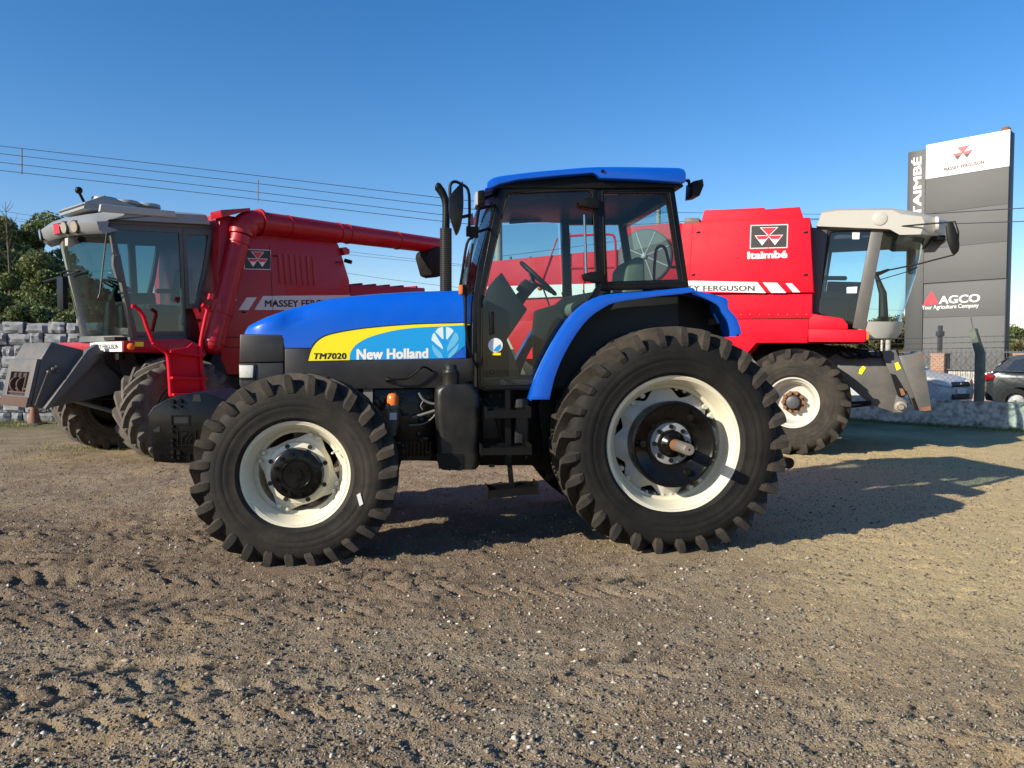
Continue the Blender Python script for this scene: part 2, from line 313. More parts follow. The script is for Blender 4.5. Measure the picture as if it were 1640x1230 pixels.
# ------------------------------------------------------------------ shared builders
def tyre_mb(R, Wd, rr, nl, sgn, lugh=0.045, flat=1.0, thick=1.0, bulge=0.0):
    """returns carcass and tread lugs; axis along y, outer side at -y"""
    h = R - lugh - rr; c = MB()
    half = [(0.37, rr), (0.40, rr + 0.015), (0.455, rr + 0.10 * h), (0.462, rr + 0.13 * h), (0.455, rr + 0.16 * h), (0.485, rr + 0.30 * h), (0.494, rr + 0.385 * h), (0.4925, rr + 0.395 * h), (0.4925, rr + 0.41 * h), (0.497, rr + 0.42 * h), (0.501, rr + 0.54 * h), (0.498, rr + 0.555 * h), (0.498, rr + 0.60 * h),
            (0.499, rr + 0.62 * h), (0.478, rr + 0.80 * h), (0.43, rr + 0.93 * h), (0.34, rr + 0.985 * h), (0.17, rr + 1.01 * h)]
    prof = [(-a * Wd, r) for a, r in half] + [(0, R - lugh + 0.006)] + [(a * Wd, r) for a, r in reversed(half)]
    prof += [(0.33 * Wd, rr - 0.01), (-0.33 * Wd, rr - 0.01)]
    c.lathe(prof, n=80, close=True)
    l = MB(); A = 0.46 * Wd * 1.0 / R
    for side in (-1, 1):
        for k in range(nl):
            p0 = 2 * math.pi * (k + (0.0 if side < 0 else 0.5)) / nl + random.uniform(-0.006, 0.006)
            secs = []
            for wb, rb, wt, rt, off, hb, ht in (
                (0.44, rr + 0.70 * h, 0.497, rr + 0.74 * h, -0.10, 0.036, 0.020),
                (0.43, rr + 0.80 * h, 0.518, rr + 0.84 * h, -0.06, 0.046, 0.026),
                (0.40, R - lugh - 0.03, 0.518, R - 0.050, -0.02, 0.050, 0.025),
                (0.38, R - lugh - 0.02, 0.498, R - 0.006, 0.00, 0.050, 0.021),
                (0.34, R - lugh - 0.02, 0.440, R + 0.002, 0.10, 0.048, 0.021),
                (0.22, R - lugh - 0.01, 0.23, R + 0.004, 0.50, 0.044, 0.022),
                (0.06, R - lugh - 0.01, 0.06, R + 0.006, 0.90, 0.052, 0.027),
                (-0.05, R - lugh - 0.01, -0.05, R + 0.004, 1.12, 0.056, 0.031)):
                ph = p0 + sgn * A * off; q = []
                for w, r, d in ((wb, rb, -hb), (wt, rt, -ht), (wt, rt, ht), (wb, rb, hb)):
                    a = ph + d * thick * sgn / r; q.append((r * math.cos(a), side * w * Wd, r * math.sin(a)))
                secs.append(q)
            l.loft(secs)
    for mb in (c, l):
        out = []
        for x, y, z in mb.v:
            if z < 0:
                z2 = max(z * (1 - (1 - flat) * min(1, (-z / R)) ** 2), -R * flat)
                y = y * (1 + bulge * max(0, (-z / R - 0.55)))
                z = z2
            out.append((x, y, z))
        mb.v = out
    return c, l
def add_tyre(wheel, R, Wd, rr, nl, sgn, flat=1.0, lugh=0.045, m1=None, m2=None, thick=1.0):
    c, l = tyre_mb(R, Wd, rr, nl, sgn, lugh, flat, thick, bulge=0.12)
    t = c.build('tyre', m1 or M['rubber_clean'], wheel, ang=50)
    l.build('tread_lugs', m2 or M['rubber'], t, ang=18, bevel=0.0)   # re-parented below the wheel to stay two levels deep
    for k in kids(t): k.parent = wheel
    return t
def rim_prof(r, d):     # flange and barrel, outer face at y=0, going inward (+y)
    return [(0.012, r + 0.012), (-0.004, r + 0.014), (-0.010, r + 0.004), (-0.004, r - 0.010), (0.03, r - 0.016), (0.045, r - 0.03), (0.07, r - 0.032), (0.085, r - 0.05), (0.14, r - 0.055),
            (0.16, r - 0.075), (d, r - 0.078), (d, r - 0.09), (0.15, r - 0.088), (0.13, r - 0.066), (0.08, r - 0.06), (0.06, r - 0.045), (0.03, r - 0.04), (0.0, r - 0.018), (0.006, r + 0.004)]
def bolts(mb, n, R, y0, y1, r, ph=0.0, c=(0, 0), ns=6):
    for k in range(n):
        a = ph + 2 * math.pi * k / n; x = c[0] + R * math.cos(a); z = c[1] + R * math.sin(a)
        mb.cyl((x, y0, z), (x, y1, z), r, r * 0.92, ns)
def tri_logo(f, off, parent, name='emblem', plate=None, reds=None, plain=False):
    """three inverted triangles with white rims on a plate; f maps the unit square on a surface, off is the outward normal"""
    o = Vector(off); tris = [((0.24, 0.92), (0.76, 0.92), (0.5, 0.5)), ((0.10, 0.56), (0.54, 0.56), (0.32, 0.10)), ((0.46, 0.56), (0.90, 0.56), (0.68, 0.10))]
    if plate:
        w = MB(); w.poly([f(a, b) + o * 0.4 for a, b in ((-0.03, -0.045), (1.03, -0.045), (1.03, 1.045), (-0.03, 1.045))]); w.build(name, M['silvervinyl'], parent)
        w = MB(); w.poly([f(a, b) + o * 0.8 for a, b in ((0, 0), (1, 0), (1, 1), (0, 1))]); w.build(name, M['ink'], parent)
    w = MB(); r = MB()
    for T in tris:
        c = Vector((sum(p[0] for p in T) / 3, sum(p[1] for p in T) / 3))
        w.poly([f(*p) + o * 1.4 for p in T])
        q = [c + (Vector(p) - c) * 0.84 for p in T]
        if T is not tris[0]:
            tcut = 0.42; a, b, d = q; L1 = a + (d - a) * tcut; L2 = b + (d - b) * tcut
            r.poly([f(*p) + o * 2.0 for p in (a, b, L2, L1)])
        else: r.poly([f(*p) + o * 2.0 for p in q])
    w.build(name, M['ink'] if plain else M['white'], parent); r.build(name, M['logored'], parent)

# ------------------------------------------------------------------ TRACTOR
hubw = at(1079.5, 715, 5.55)
T = Frame(0, 0, 7.1); T.o = Vector((hubw.x, hubw.y, 0)) - T.u * 1.30 + T.v * 1.02
tractor = thing('tractor', 'blue tractor with black lower body and cream wheel rims parked on gravel', 'tractor', T.o, T.a)
def tp(pts, ly): return [T.P(a, b, ly) for a, b in pts]
def tl(px, py, ly): return T.P(px, py, ly)
# bonnet: lofted sections
HS = -0.43; HX = [(384, 531, 536), (386, 526, 536), (394, 519, 536), (420, 508, 536), (452, 497, 537), (456, 496, 557), (490, 487.5, 557), (520, 480, 557), (560, 475.5, 560), (600, 472, 577), (660, 468.5, 576), (710, 466.8, 575), (746, 466.3, 573)]
secs = []
for px, pt, pb in HX:
    top = T.P(px, pt, -0.30); bot = T.P(px, pb, HS); x = bot.x; zt = top.z; zb = bot.z; h = max(zt - zb, 0.01)
    w = 0.43 if px > 400 else 0.43 - (400 - px) * 0.010
    half = [(-w, zb), (-w, zb + h * 0.45), (-w + 0.012, zb + h * 0.66), (-w + 0.04, zb + h * 0.82), (-w + 0.085, zb + h * 0.93), (-w + 0.14, zt), (-0.12, zt + 0.02), (0, zt + 0.024)]
    secs.append([Vector((x, y, z)) for y, z in half] + [Vector((x, -y, z)) for y, z in half[-2::-1]])
hood = MB().loft(secs).build('bonnet', M['blue'], tractor, ang=40)
# side of the bonnet down to decal bottom (blue part behind the decal)
dp = [(499, 578), (505, 557), (520, 545), (560, 553), (600, 553), (745, 553), (745, 575)]
MB().prism(tp([(456, 556), (745, 550), (745, 553), (722, 573), (495, 578), (503, 557)], HS), -HS - 0.0, HS + 0.004).build('bonnet_skirt', M['blue'], tractor)
# dark lower side panels and nose
nose = [(384, 535), (446, 535), (452, 537), (455, 543), (455, 580), (383, 581)]
MB().prism(tp(nose, HS - 0.004), HS - 0.004, -HS + 0.004).build('nose_grille', M['plastic'], tractor, bevel=0.012)
MB().prism(tp([(382, 582), (454, 581), (454, 628), (388, 628), (383, 615)], HS - 0.004), HS - 0.004, -HS + 0.004).build('headlight_panel', M['plastic'], tractor, bevel=0.01)
MB().prism(tp([(456, 558), (502, 558), (494, 579), (745, 574), (757, 574), (757, 610), (700, 621), (456, 624)], HS), HS + 0.002, -HS - 0.002).build('side_panel', M['plastic'], tractor, bevel=0.004)
MB().prism(tp([(742, 466), (760, 466), (760, 622), (742, 622)], -0.41), -0.41, 0.41).build('cowl', M['black'], tractor, bevel=0.01)
hl = MB().prism(tp([(382.5, 583), (410, 583), (409, 608), (383, 608)], HS - 0.012), HS - 0.014, HS + 0.05).build('headlight', M['plastic'], tractor, bevel=0.006)
MB().prism(tp([(383, 585), (406, 585), (405, 605), (383.5, 605)], HS - 0.02), HS - 0.022, HS).build('lens', M['lamp'], hl, bevel=0.004)
# decal
d1 = sm2([(493.6, 578), (500.5, 557), (515, 542), (539.5, 533.7), (588, 526), (661, 520), (745, 517.5)], 5)
dec = MB().poly(tp(d1 + [(745, 520), (745, 552), (722, 573), (600, 576)], HS - 0.0014)).build('decal', M['yellow'], tractor)
e1 = sm2([(560, 576.7), (561.5, 564), (573.7, 549.5), (600.5, 537), (649, 526.5), (720, 522), (745, 520.8)], 5)
MB().poly(tp(e1 + [(745, 553), (722, 573), (640, 575.5)], HS - 0.0021)).build('blue_panel', M['cyan'], dec)
o1 = [(a - 2.2, b - 1.6) for a, b in d1]; MB().poly(tp(o1 + d1[::-1], HS - 0.0018)).build('outline', M['ink'], dec)
lettering('TM7020', tp([(500.5, 575.5), (555, 575), (555, 565), (503, 565.5)], HS - 0.0014), M['ink'], dec, bold=0.045, spacing=1.08)
lettering('New Holland', tp([(571, 576.3), (686, 573.8), (686, 557.5), (571, 559)], HS - 0.0021), M['white'], dec, bold=0.052, spacing=1.04)
for k, q in enumerate(([(1272, 182), (1284, 165), (1300, 150), (1322, 141), (1345, 140), (1350, 252), (1336, 250)], [(1372, 140), (1392, 141), (1410, 147), (1430, 158), (1445, 176), (1386, 255), (1373, 251)],
    [(1237, 262), (1239, 236), (1246, 212), (1262, 190), (1338, 315), (1345, 350), (1310, 325), (1272, 292)], [(1455, 190), (1475, 196), (1490, 225), (1490, 262), (1450, 318), (1386, 372), (1382, 335), (1400, 290)],
    [(1240, 300), (1330, 385), (1345, 430), (1300, 428), (1266, 395), (1246, 350)], [(1492, 292), (1486, 335), (1455, 385), (1415, 425), (1388, 430), (1400, 395), (1450, 335)])):
    MB().poly(tp([(480 + x / 5.857, 500 + y / 5.857) for x, y in q], HS - 0.0029)).build('leaf_petal', M['leafwhite'] if k < 3 else M['leafblue'], dec)
# grab handle on the side panel
MB().tube(smooth_path([tl(621, 608, HS), tl(622, 608, HS - 0.05), tl(650, 606.5, HS - 0.055), tl(664, 598, HS - 0.055), tl(678, 587.5, HS - 0.05), tl(692, 594, HS)], 5), 0.008, 8).ball(tl(621, 608, HS - 0.01), 0.022).build('grab_handle', M['black'], tractor)

# cab
CS = -0.72
gd = [(813, 310), (880, 306), (943, 304), (949, 309), (956, 458), (944, 477), (932, 491), (904, 530), (865, 588), (853, 612), (846, 616), (779, 618), (773, 612), (772, 560), (772.5, 483)]
od = [(800, 299), (878, 297), (946, 294), (954, 300), (964, 461), (951, 483), (938, 497), (910, 537), (872, 594), (860, 620), (850, 625), (776, 626), (766, 622), (764, 560), (764, 483)]
gd3, od3 = tp(gd, CS), tp(od, CS)
cabf = MB()
cabf.prism(tp([(799, 296), (811, 296), (771, 484), (769, 622), (756, 622), (757, 488), (766, 424)], CS + 0.02), CS + 0.01, CS + 0.09)
cabf.prism(tp([(799, 290), (957, 283), (962, 303), (801, 300)], CS + 0.01), CS + 0.008, CS + 0.08)
wr_o = tp([(955, 300), (1080, 300), (1104, 461), (964, 465)], CS); wr_i = tp([(967, 310), (1068, 310), (1089, 447), (972.5, 451)], CS)
cabf.ring(wr_o, wr_i, CS, CS + 0.06)
cabf.prism(tp([(953, 290), (967, 290), (974, 462), (958, 465)], CS - 0.005), CS - 0.006, CS + 0.1)
cabf.prism(tp([(955, 285), (1080, 290), (1082, 302), (957, 303)], CS), CS + 0.004, CS + 0.08)
n0 = len(cabf.v)
cabf.add([(x, -y, z) for x, y, z in cabf.v], list(cabf.f))          # the far side of the cab
zt, zb = tl(800, 292, CS).z, tl(760, 560, CS).z
xf = tl(803, 297, CS).x; xr = tl(1080, 300, CS).x; xrb = tl(1104, 460, CS).x
for (xa, za, r) in ((xf + 0.03, zt - 0.01, 0.05), (xr - 0.02, zt - 0.03, 0.05), (xrb - 0.03, tl(1104, 462, CS).z, 0.05)):
    cabf.box(xa - r / 2, xa + r, CS + 0.08, -CS - 0.08, za - r, za + r)
cab = cabf.build('cab_frame', M['blackgloss'], tractor, bevel=0.006)
door = MB().ring(od3, gd3, CS - 0.012, CS + 0.03).build('door', M['blackgloss'], tractor, bevel=0.006)
MB().poly(tp(gd, CS + 0.005)).build('pane', G['tractor'], door)
MB().tube([tl(a, b, CS - 0.014) for a, b in gd], 0.006, 6, closed=True).build('window_seal', M['rubber_clean'], door)
MB().prism(tp([(784, 500), (791, 499), (792, 535), (785, 536)], CS - 0.03), CS - 0.045, CS + 0.01).build('handle', M['black'], door, bevel=0.005)
MB().cyl(tl(789, 597, CS), tl(789, 597, CS - 0.05), 0.014).build('door_lock', M['black'], door, bevel=0.003)
st = MB(); cc = tl(793.5, 553, CS - 0.004); rr_ = 0.055
st.poly([cc + Vector((rr_ * math.cos(a * math.pi / 12), 0, rr_ * math.sin(a * math.pi / 12))) for a in range(24)])
st = st.build('sticker', M['white'], door)
MB().poly([tl(a, b, CS - 0.007) for a, b in ((790, 562), (797, 563), (802, 556), (801, 551), (794, 556))]).build('sticker_print', M['cyan'], door)
MB().poly([tl(a, b, CS - 0.004) for a, b in ((788, 565), (802, 565), (802, 569), (788, 569))]).build('sticker_strip', M['yellow'], door)
for (a, b) in ((926, 326), (931, 444)):
    MB().prism(tp([(a, b - 4), (a + 14, b - 8), (a + 33, b - 9), (a + 33, b + 9), (a + 20, b + 9), (a + 3, b + 5)], CS - 0.03), CS - 0.06, CS - 0.014).build('hinge', M['black'], door, bevel=0.008)
MB().tube([tl(936, 344, CS + 0.06), tl(939, 442, CS + 0.06)], 0.011, 8).build('gas_strut', M['chrome'], door)
rs = MB().poly(wr_i and [p + Vector((0, 0.03, 0)) for p in wr_i]).build('rear_side_window', G['tractor'], tractor)
MB().tube([p + Vector((0, -0.004, 0)) for p in tp([(964, 306), (1072, 306), (1094, 452), (969, 456)], CS)], 0.005, 6, closed=True).build('window_seal', M['rubber_clean'], rs)
MB().poly([Vector((p.x, -p.y - 0.0, p.z)) for p in gd3]).build('far_door_pane', G['tractor'], tractor)
MB().poly([Vector((p.x, -p.y - 0.03, p.z)) for p in wr_i]).build('far_side_window', G['tractor'], tractor)
ws = []
for t in range(9):
    y = CS + 0.06 + (-2 * CS - 0.12) * t / 8; b = 0.09 * (1 - (y / CS) ** 2)
    ws.append([Vector((p.x - b, y, p.z)) for p in tp([(801, 300), (767, 424), (758, 488), (757, 520)], CS)])
MB().loft(ws, closed=False).build('windscreen', G['tractor'], tractor)
rw = tp([(1078, 305), (1100, 455)], CS)
MB().loft([[Vector((p.x, y, p.z)) for p in rw] for y in (CS + 0.08, -CS - 0.08)], closed=False).build('rear_window', G['tractor'], tractor)
# roof
rp = tp(sm2([(777, 303), (780, 293), (786, 287), (800, 282), (850, 275.5), (900, 271), (957, 267), (1040, 267.5), (1088, 268.5)], 3) + [(1096, 271), (1099, 278), (1099, 291), (1092, 292.5), (1030, 288), (962, 285.5), (956, 280), (949, 277), (900, 281), (830, 288), (800, 295), (786, 302)], -0.80)
MB().prism(rp, -0.80, 0.80).build('roof', M['blue'], tractor, bevel=0.025, seg=3)
MB().prism(tp([(790, 301), (803, 292.5), (952, 281), (962, 289), (1095, 295), (1094, 300), (960, 302), (800, 302)], -0.74), -0.745, 0.745).build('roof_underside', M['black'], tractor, bevel=0.01)
MB().lathe([(0, 0.013), (-0.01, 0.011)], tl(965, 274, -0.802), 12).build('roof_plug', M['black'], tractor)
MB().prism(tp([(818, 318), (900, 316), (900, 350), (818, 356)], 0.6), 0.55, 0.70).build('far_header', M['liner'], tractor)
# interior
inn = MB(); zf = tl(770, 612, CS).z; x0 = tl(764, 560, CS).x; x1 = tl(1090, 460, CS).x
inn.box(x0 + 0.02, x1 - 0.05, CS + 0.05, -CS - 0.05, zf - 0.06, zf + 0.02)
inn.prism(tp([(776, 480), (786, 456), (798, 441), (828, 487), (838, 498), (806, 545), (817, 570), (833, 612), (776, 612)], 0.0), -0.26, 0.26)
inn.build('dashboard', M['interior'], tractor, bevel=0.012)
MB().prism(tp([(854, 612), (852, 530), (855, 498), (888, 488), (902, 476), (960, 466), (1085, 460), (1085, 612)], 0.62), 0.56, 0.64).build('far_fender_liner', M['interior'], tractor, bevel=0.02)
MB().prism(tp([(860, 612), (895, 545), (935, 493), (962, 470), (1085, 464), (1085, 610)], -0.62), -0.66, -0.48).build('near_fender_liner', M['interior'], tractor, bevel=0.02)
cw = tl(862, 446, -0.03); e = Vector((0.745, 0, -0.667)).normalized(); rw_ = 0.195; f2 = Vector((0.10, 0.99, 0.11)).normalized()
stw = MB().tube([cw + (e * math.cos(a * math.pi / 16) + f2 * math.sin(a * math.pi / 16)) * rw_ for a in range(32)], 0.017, 8, closed=True)
nrm = e.cross(f2).normalized(); nrm = -nrm if nrm.z > 0 else nrm
hubp = cw + nrm * 0.05
for a in (0, 2.1, 4.2): stw.tube([cw + (e * math.cos(a) + f2 * math.sin(a)) * rw_, hubp], 0.014, 6)
stw.cyl(hubp - nrm * 0.015, hubp + nrm * 0.03, 0.045)
stw.cyl(hubp, hubp + nrm * 0.25, 0.03, 0.06)
stw.build('steering_wheel', M['interior'], tractor)
MB().obox(tl(842, 462, -0.03), (0.12, 0.2, 0.1), Matrix.Rotation(rad(40), 3, 'Y')).build('instrument_pod', M['interior'], tractor, bevel=0.015)
sb = MB().prism(tp([(990, 456), (992, 432), (1002, 419), (1013, 416), (1020, 420), (1021, 456), (1016, 490), (985, 492)], -0.05), -0.28, 0.2).build('seat_backrest', M['seat'], tractor, bevel=0.05, seg=3)
MB().prism(tp([(905, 492), (915, 484), (985, 490), (1005, 494), (1003, 510), (910, 508)], -0.05), -0.28, 0.2).build('seat_cushion', M['seat'], tractor, bevel=0.04, seg=3)
MB().prism(tp([(925, 508), (995, 508), (1000, 600), (915, 600)], -0.05), -0.2, 0.14).build('seat_base', M['interior'], tractor, bevel=0.02)
ct = MB().prism(tp([(925, 486), (990, 478), (1000, 520), (925, 525)], 0.35), 0.3, 0.44)
for (a, b, c, d) in ((880, 490, 870, 462), (940, 485, 934, 465), (905, 488, 900, 468)): MB().tube([tl(a, b, 0.3), tl(c, d, 0.3)], 0.008, 6).build('lever', M['interior'], tractor)
ct.build('control_console', M['interior'], tractor, bevel=0.01)
MB().ball(tl(865, 461, 0.3), 0.026).build('lever_knob', M['amber'], tractor)
MB().tube(smooth_path([tl(1047, 456, 0.3), tl(1050, 405, 0.3), tl(1058, 394, 0.3), tl(1066, 400, 0.3), tl(1073, 425, 0.3), tl(1082, 428, 0.3)], 5), 0.014, 8).build('rear_hand_rail', M['interior'], tractor)
# mirror and arms
mir = MB().prism(tp(sm2([(741, 291), (742, 330), (738, 362), (731, 377), (726, 366), (719.5, 343), (719.5, 318), (727, 306)], 3), -1.10), -1.13, -1.08).build('mirror', M['blackgloss'], tractor, bevel=0.014)
arm = MB().tube(smooth_path([tl(721, 320, -1.06), tl(721, 298, -1.06), tl(727, 291, -1.06), tl(737, 294, -1.05), tl(750, 305, -1.04), tl(752, 340, -1.02), tl(751, 368, -1.0)], 4), 0.011, 8)
arm.tube([tl(729, 350, -1.08), tl(752, 345, -1.02)], 0.012, 8)
arm.prism(tp([(747, 363), (766, 364), (766, 380), (747, 377)], -1.0), -1.03, -0.95)
arm.tube(smooth_path([tl(761, 378, -0.97), tl(766, 340, -0.9), tl(772, 333, -0.85), tl(796, 329, CS + 0.02)], 4), 0.013, 8)
arm.tube(smooth_path([tl(764, 372, -0.95), tl(776, 368, -0.8), tl(783, 366, CS + 0.02)], 4), 0.011, 8)
arm.build('mirror_arm', M['black'], mir)
MB().prism(tp([(752, 344), (757, 342), (759, 360), (753, 361)], -1.0), -1.02, -0.98).build('reflector', M['taillight'], mir)
ind = MB().tube(smooth_path([tl(758, 380, -0.9), tl(748, 390, -0.9), tl(740, 440, -0.86), tl(737, 458, -0.84)], 4), 0.010, 8)
ind.tube(smooth_path([tl(746, 472, -0.84), tl(746, 520, -0.82), tl(752, 560, -0.8), tl(765, 590, -0.72)], 4), 0.010, 8)
ind.tube([tl(757, 390, -0.9), tl(748, 455, -0.84)], 0.009, 8)
ind.prism(tp([(740, 456), (750, 456), (750, 473), (740, 472)], -0.86), -0.88, -0.80)
ind = ind.build('indicator_bracket', M['black'], tractor)
MB().prism(tp([(734.5, 457), (741, 456.5), (741, 472), (735, 471.5)], -0.87), -0.90, -0.82).build('indicator_lamp', M['amber'], ind, bevel=0.006)
wl = MB().prism(tp([(764, 309), (774, 307.5), (776, 330), (764, 332)], -0.62), -0.70, -0.5)
wl.tube([tl(776, 318, -0.6), tl(795, 310, -0.6)], 0.015, 8); wl = wl.build('front_work_light', M['black'], tractor, bevel=0.012)
MB().prism(tp([(760.5, 311), (764, 309.5), (764, 331), (761, 330)], -0.62), -0.69, -0.51).build('lens', M['lamp'], wl)
rl = MB().prism(tp([(1106, 293), (1121, 289.5), (1122.5, 300), (1116, 316), (1104.5, 317.5)], -0.66), -0.72, -0.56)
rl.tube(smooth_path([tl(1099, 290, -0.64), tl(1103, 289, -0.64), tl(1104, 296, -0.64), tl(1108, 302, -0.64)], 4), 0.012, 8)
rl.build('rear_work_light', M['black'], tractor, bevel=0.01)
# exhaust on the far corner
EY = 0.42
ex = MB().tube([tl(714, 470, EY), tl(714, 366, EY)], 0.052, 20).build('exhaust_shield', M['black'], tractor)
dots = MB()
for i in range(34):
    for j in range(9):
        a = -math.pi * (0.05 + 0.9 * (j + 0.5 * (i % 2)) / 9); q = tl(714, 368 + i * 3, EY)
        c = q + Vector((0.0525 * math.cos(a), 0.0525 * math.sin(a), 0)); n_ = Vector((math.cos(a), math.sin(a), 0))
        dots.cyl(c, c + n_ * 0.0035, 0.0045, 0.003, 5)
dots.build('shield_perforation', M['cabgrey'], ex)
MB().tube(smooth_path([tl(714, 368, EY), tl(714.5, 345, EY), tl(714, 326, EY), tl(710, 312, EY), tl(702, 300, EY), tl(697.5, 297, EY)], 5), [0.034] * 16 + [0.036] * 4 + [0.038, 0.038, 0.036, 0.03, 0.024, 0.016], 14).build('exhaust_pipe', M['black'], ex)
# fenders
O = sm2([(850, 640), (862, 604), (880, 566), (903, 526), (925, 498), (950, 479), (975, 471), (1040, 466.5), (1100, 460.5), (1113, 463)], 4)
I = sm2([(880, 640), (888, 606), (902, 571), (922, 536), (943, 510), (965, 494), (988, 484), (1045, 475.5), (1100, 469.5), (1113, 466)], 4)
FY = -0.93
O3, I3 = tp(O, FY), tp(I, FY)
def fender(sg):
    mb = MB().band(O3, I3, sg * FY, sg * (FY + 0.03))
    O4 = [(p.x, p.z - 0.018) for p in O3]
    mb.band(O3, [Vector((p.x + 0.010, 0, p.z - 0.014)) for p in O3], sg * (FY + 0.031), sg * (CS - 0.02))
    Q = sm2([(1108, 464), (1140, 471), (1164, 478.5), (1167, 494), (1180, 510), (1187, 531), (1187, 536)], 4)
    R_ = sm2([(1108, 471), (1135, 481), (1152, 491), (1157, 501), (1166, 515), (1170, 531), (1170, 536)], 4)
    q3, r3 = tp(Q, -0.84), tp(R_, -0.84)
    mb.band(q3, r3, sg * -0.84, sg * -0.815)
    mb.band(q3, [Vector((p.x - 0.012, 0, p.z - 0.012)) for p in q3], sg * -0.814, sg * -0.42)
    return mb
fender(1).build('fender', M['blue'], tractor, bevel=0.004, ang=40)
fender(-1).build('fender', M['blue'], tractor, ang=40)
for sg in (1, -1):
    MB().prism(tp([(862, 650), (892, 585), (925, 525), (965, 488), (1000, 478), (1100, 468), (1145, 485), (1160, 520), (1160, 600), (1100, 640), (870, 720)], -0.5), sg * -0.5, sg * -0.44).build('wheel_arch_liner', M['black'], tractor)
# chassis, engine, transmission
ch = MB(); 
ch.prism(tp([(470, 612), (700, 612), (770, 625), (860, 640), (1100, 600), (1130, 700), (1060, 760), (880, 760), (850, 745), (590, 735), (470, 720)], -0.25), -0.25, 0.25)
ch.prism(tp([(590, 640), (690, 632), (700, 735), (600, 735)], -0.34), -0.34, 0.34)
ch.prism(tp([(765, 622), (868, 622), (868, 746), (765, 746)], -0.42), -0.42, 0.42)
ch.build('chassis', M['black'], tractor, bevel=0.02)
en = MB()
for i in range(46):
    px, py = random.uniform(590, 692), random.uniform(622, 726); s1, s2 = random.uniform(0.015, 0.06), random.uniform(0.015, 0.05)
    c = tl(px, py, -0.36)
    if i % 3 == 0: en.cyl(c + Vector((0, 0.05, 0)), c + Vector((0, -0.03, 0)), s2 * 0.7, n=10)
    else: en.obox(c, (s1, random.uniform(0.04, 0.12), s2))
fins = MB().box(*(lambda p, q: (p.x - 0.02, q.x, -0.36, -0.33, p.z - 0.16, p.z + 0.02))(tl(638, 706, -0.36), tl(690, 706, -0.36)))
for i in range(9): fins.box(*(lambda p: (p.x, p.x + 0.012, -0.40, -0.35, p.z - 0.14, p.z))(tl(638 + i * 6.2, 706, -0.36)))
fins.build('oil_cooler_fins', M['blackgloss'], tractor)
en.box(*(lambda p, q: (p.x, q.x, -0.37, -0.33, q.z, p.z))(tl(588, 620, -0.36), tl(694, 730, -0.36)))
en.build('engine', M['blackgloss'], tractor, bevel=0.004)
for pts, r in (([(671, 629), (678, 640), (690, 646), (700, 647)], 0.010), ([(660, 669), (680, 663), (702, 656)], 0.012), ([(655, 681), (678, 679), (692, 670), (698, 662)], 0.007), ([(677, 656), (674, 650), (678, 642)], 0.005), ([(596, 650), (610, 664), (622, 680)], 0.01)):
    MB().tube(smooth_path([tl(a, b, -0.46) for a, b in pts], 5), r, 8).build('hose', M['hose'], tractor)
MB().prism(tp([(582, 610), (597, 610), (597, 648), (582, 648)], -0.38), -0.40, -0.36).build('engine_bracket', M['hose'], tractor)
fl = MB().lathe([(0, 0.055), (0.03, 0.06), (0.032, 0.05), (0.14, 0.048), (0.2, 0.03), (0.24, 0.025)], (0, 0, 0), 18, 'z')
pf = tl(629.5, 648, -0.46); fl.v = [(x + pf.x, y + pf.y, pf.z - z) for x, y, z in fl.v]
fl = fl.build('fuel_filter', M['cabgrey'], tractor)
MB().lathe([(0, 0.046), (0.04, 0.047), (0.07, 0.043), (0.085, 0.03), (0.09, 0.012)], pf, 18, 'z').build('filter_bowl', M['amber'], fl)
MB().box(pf.x - 0.025, pf.x + 0.03, pf.y - 0.051, pf.y - 0.047, pf.z - 0.115, pf.z - 0.06).build('filter_label', M['silvervinyl'], fl)
# fuel tank
TY = -0.80; tk = MB()
A0 = tl(697, 612, TY); A1 = tl(770, 752, TY); tx0, tx1, tz0, tz1 = A0.x, A1.x, A1.z, tl(700, 616, TY).z
def rrect(x0, x1, y0, y1, z, r, n=5):
    out = []
    for cx_, cy_, a0 in ((x1 - r, y1 - r, 0), (x0 + r, y1 - r, 90), (x0 + r, y0 + r, 180), (x1 - r, y0 + r, 270)):
        for k in range(n + 1):
            a = rad(a0 + 90 * k / n); out.append((cx_ + r * math.cos(a), cy_ + r * math.sin(a), z))
    return out
zz = [(tz0, 0.045, 0.02), (tz0 + 0.02, 0.03, 0.0), (tz0 + 0.10, 0.02, 0), (tz0 + 0.28, 0.012, 0), (tz0 + 0.42, 0.0, 0), (tz1 - 0.09, 0.0, 0), (tz1 - 0.045, 0.006, 0.01), (tz1 - 0.015, 0.03, 0.03), (tz1, 0.07, 0.06)]
tk.loft([rrect(tx0 + i, tx1 - j - (0.01 if i else 0), TY, -0.30, z, 0.055) for z, i, j in zz])
tank = tk.build('fuel_tank', M['tank'], tractor, ang=60)
nk = tl(722, 626, TY + 0.08); r0 = 0.062
MB().lathe([(0, r0 + 0.006), (0.12, r0), (0.135, r0 + 0.004), (0.14, r0 - 0.004), (0.155, r0 - 0.006), (0.16, r0 - 0.016), (0.19, r0 - 0.018), (0.2, r0 - 0.03)], nk, 20, 'z').build('filler_neck', M['tank'], tank)
MB().prism(tp([(698, 727), (740, 727), (740, 754), (703, 750)], TY - 0.004), TY - 0.012, TY + 0.02).build('tank_strap', M['black'], tank)
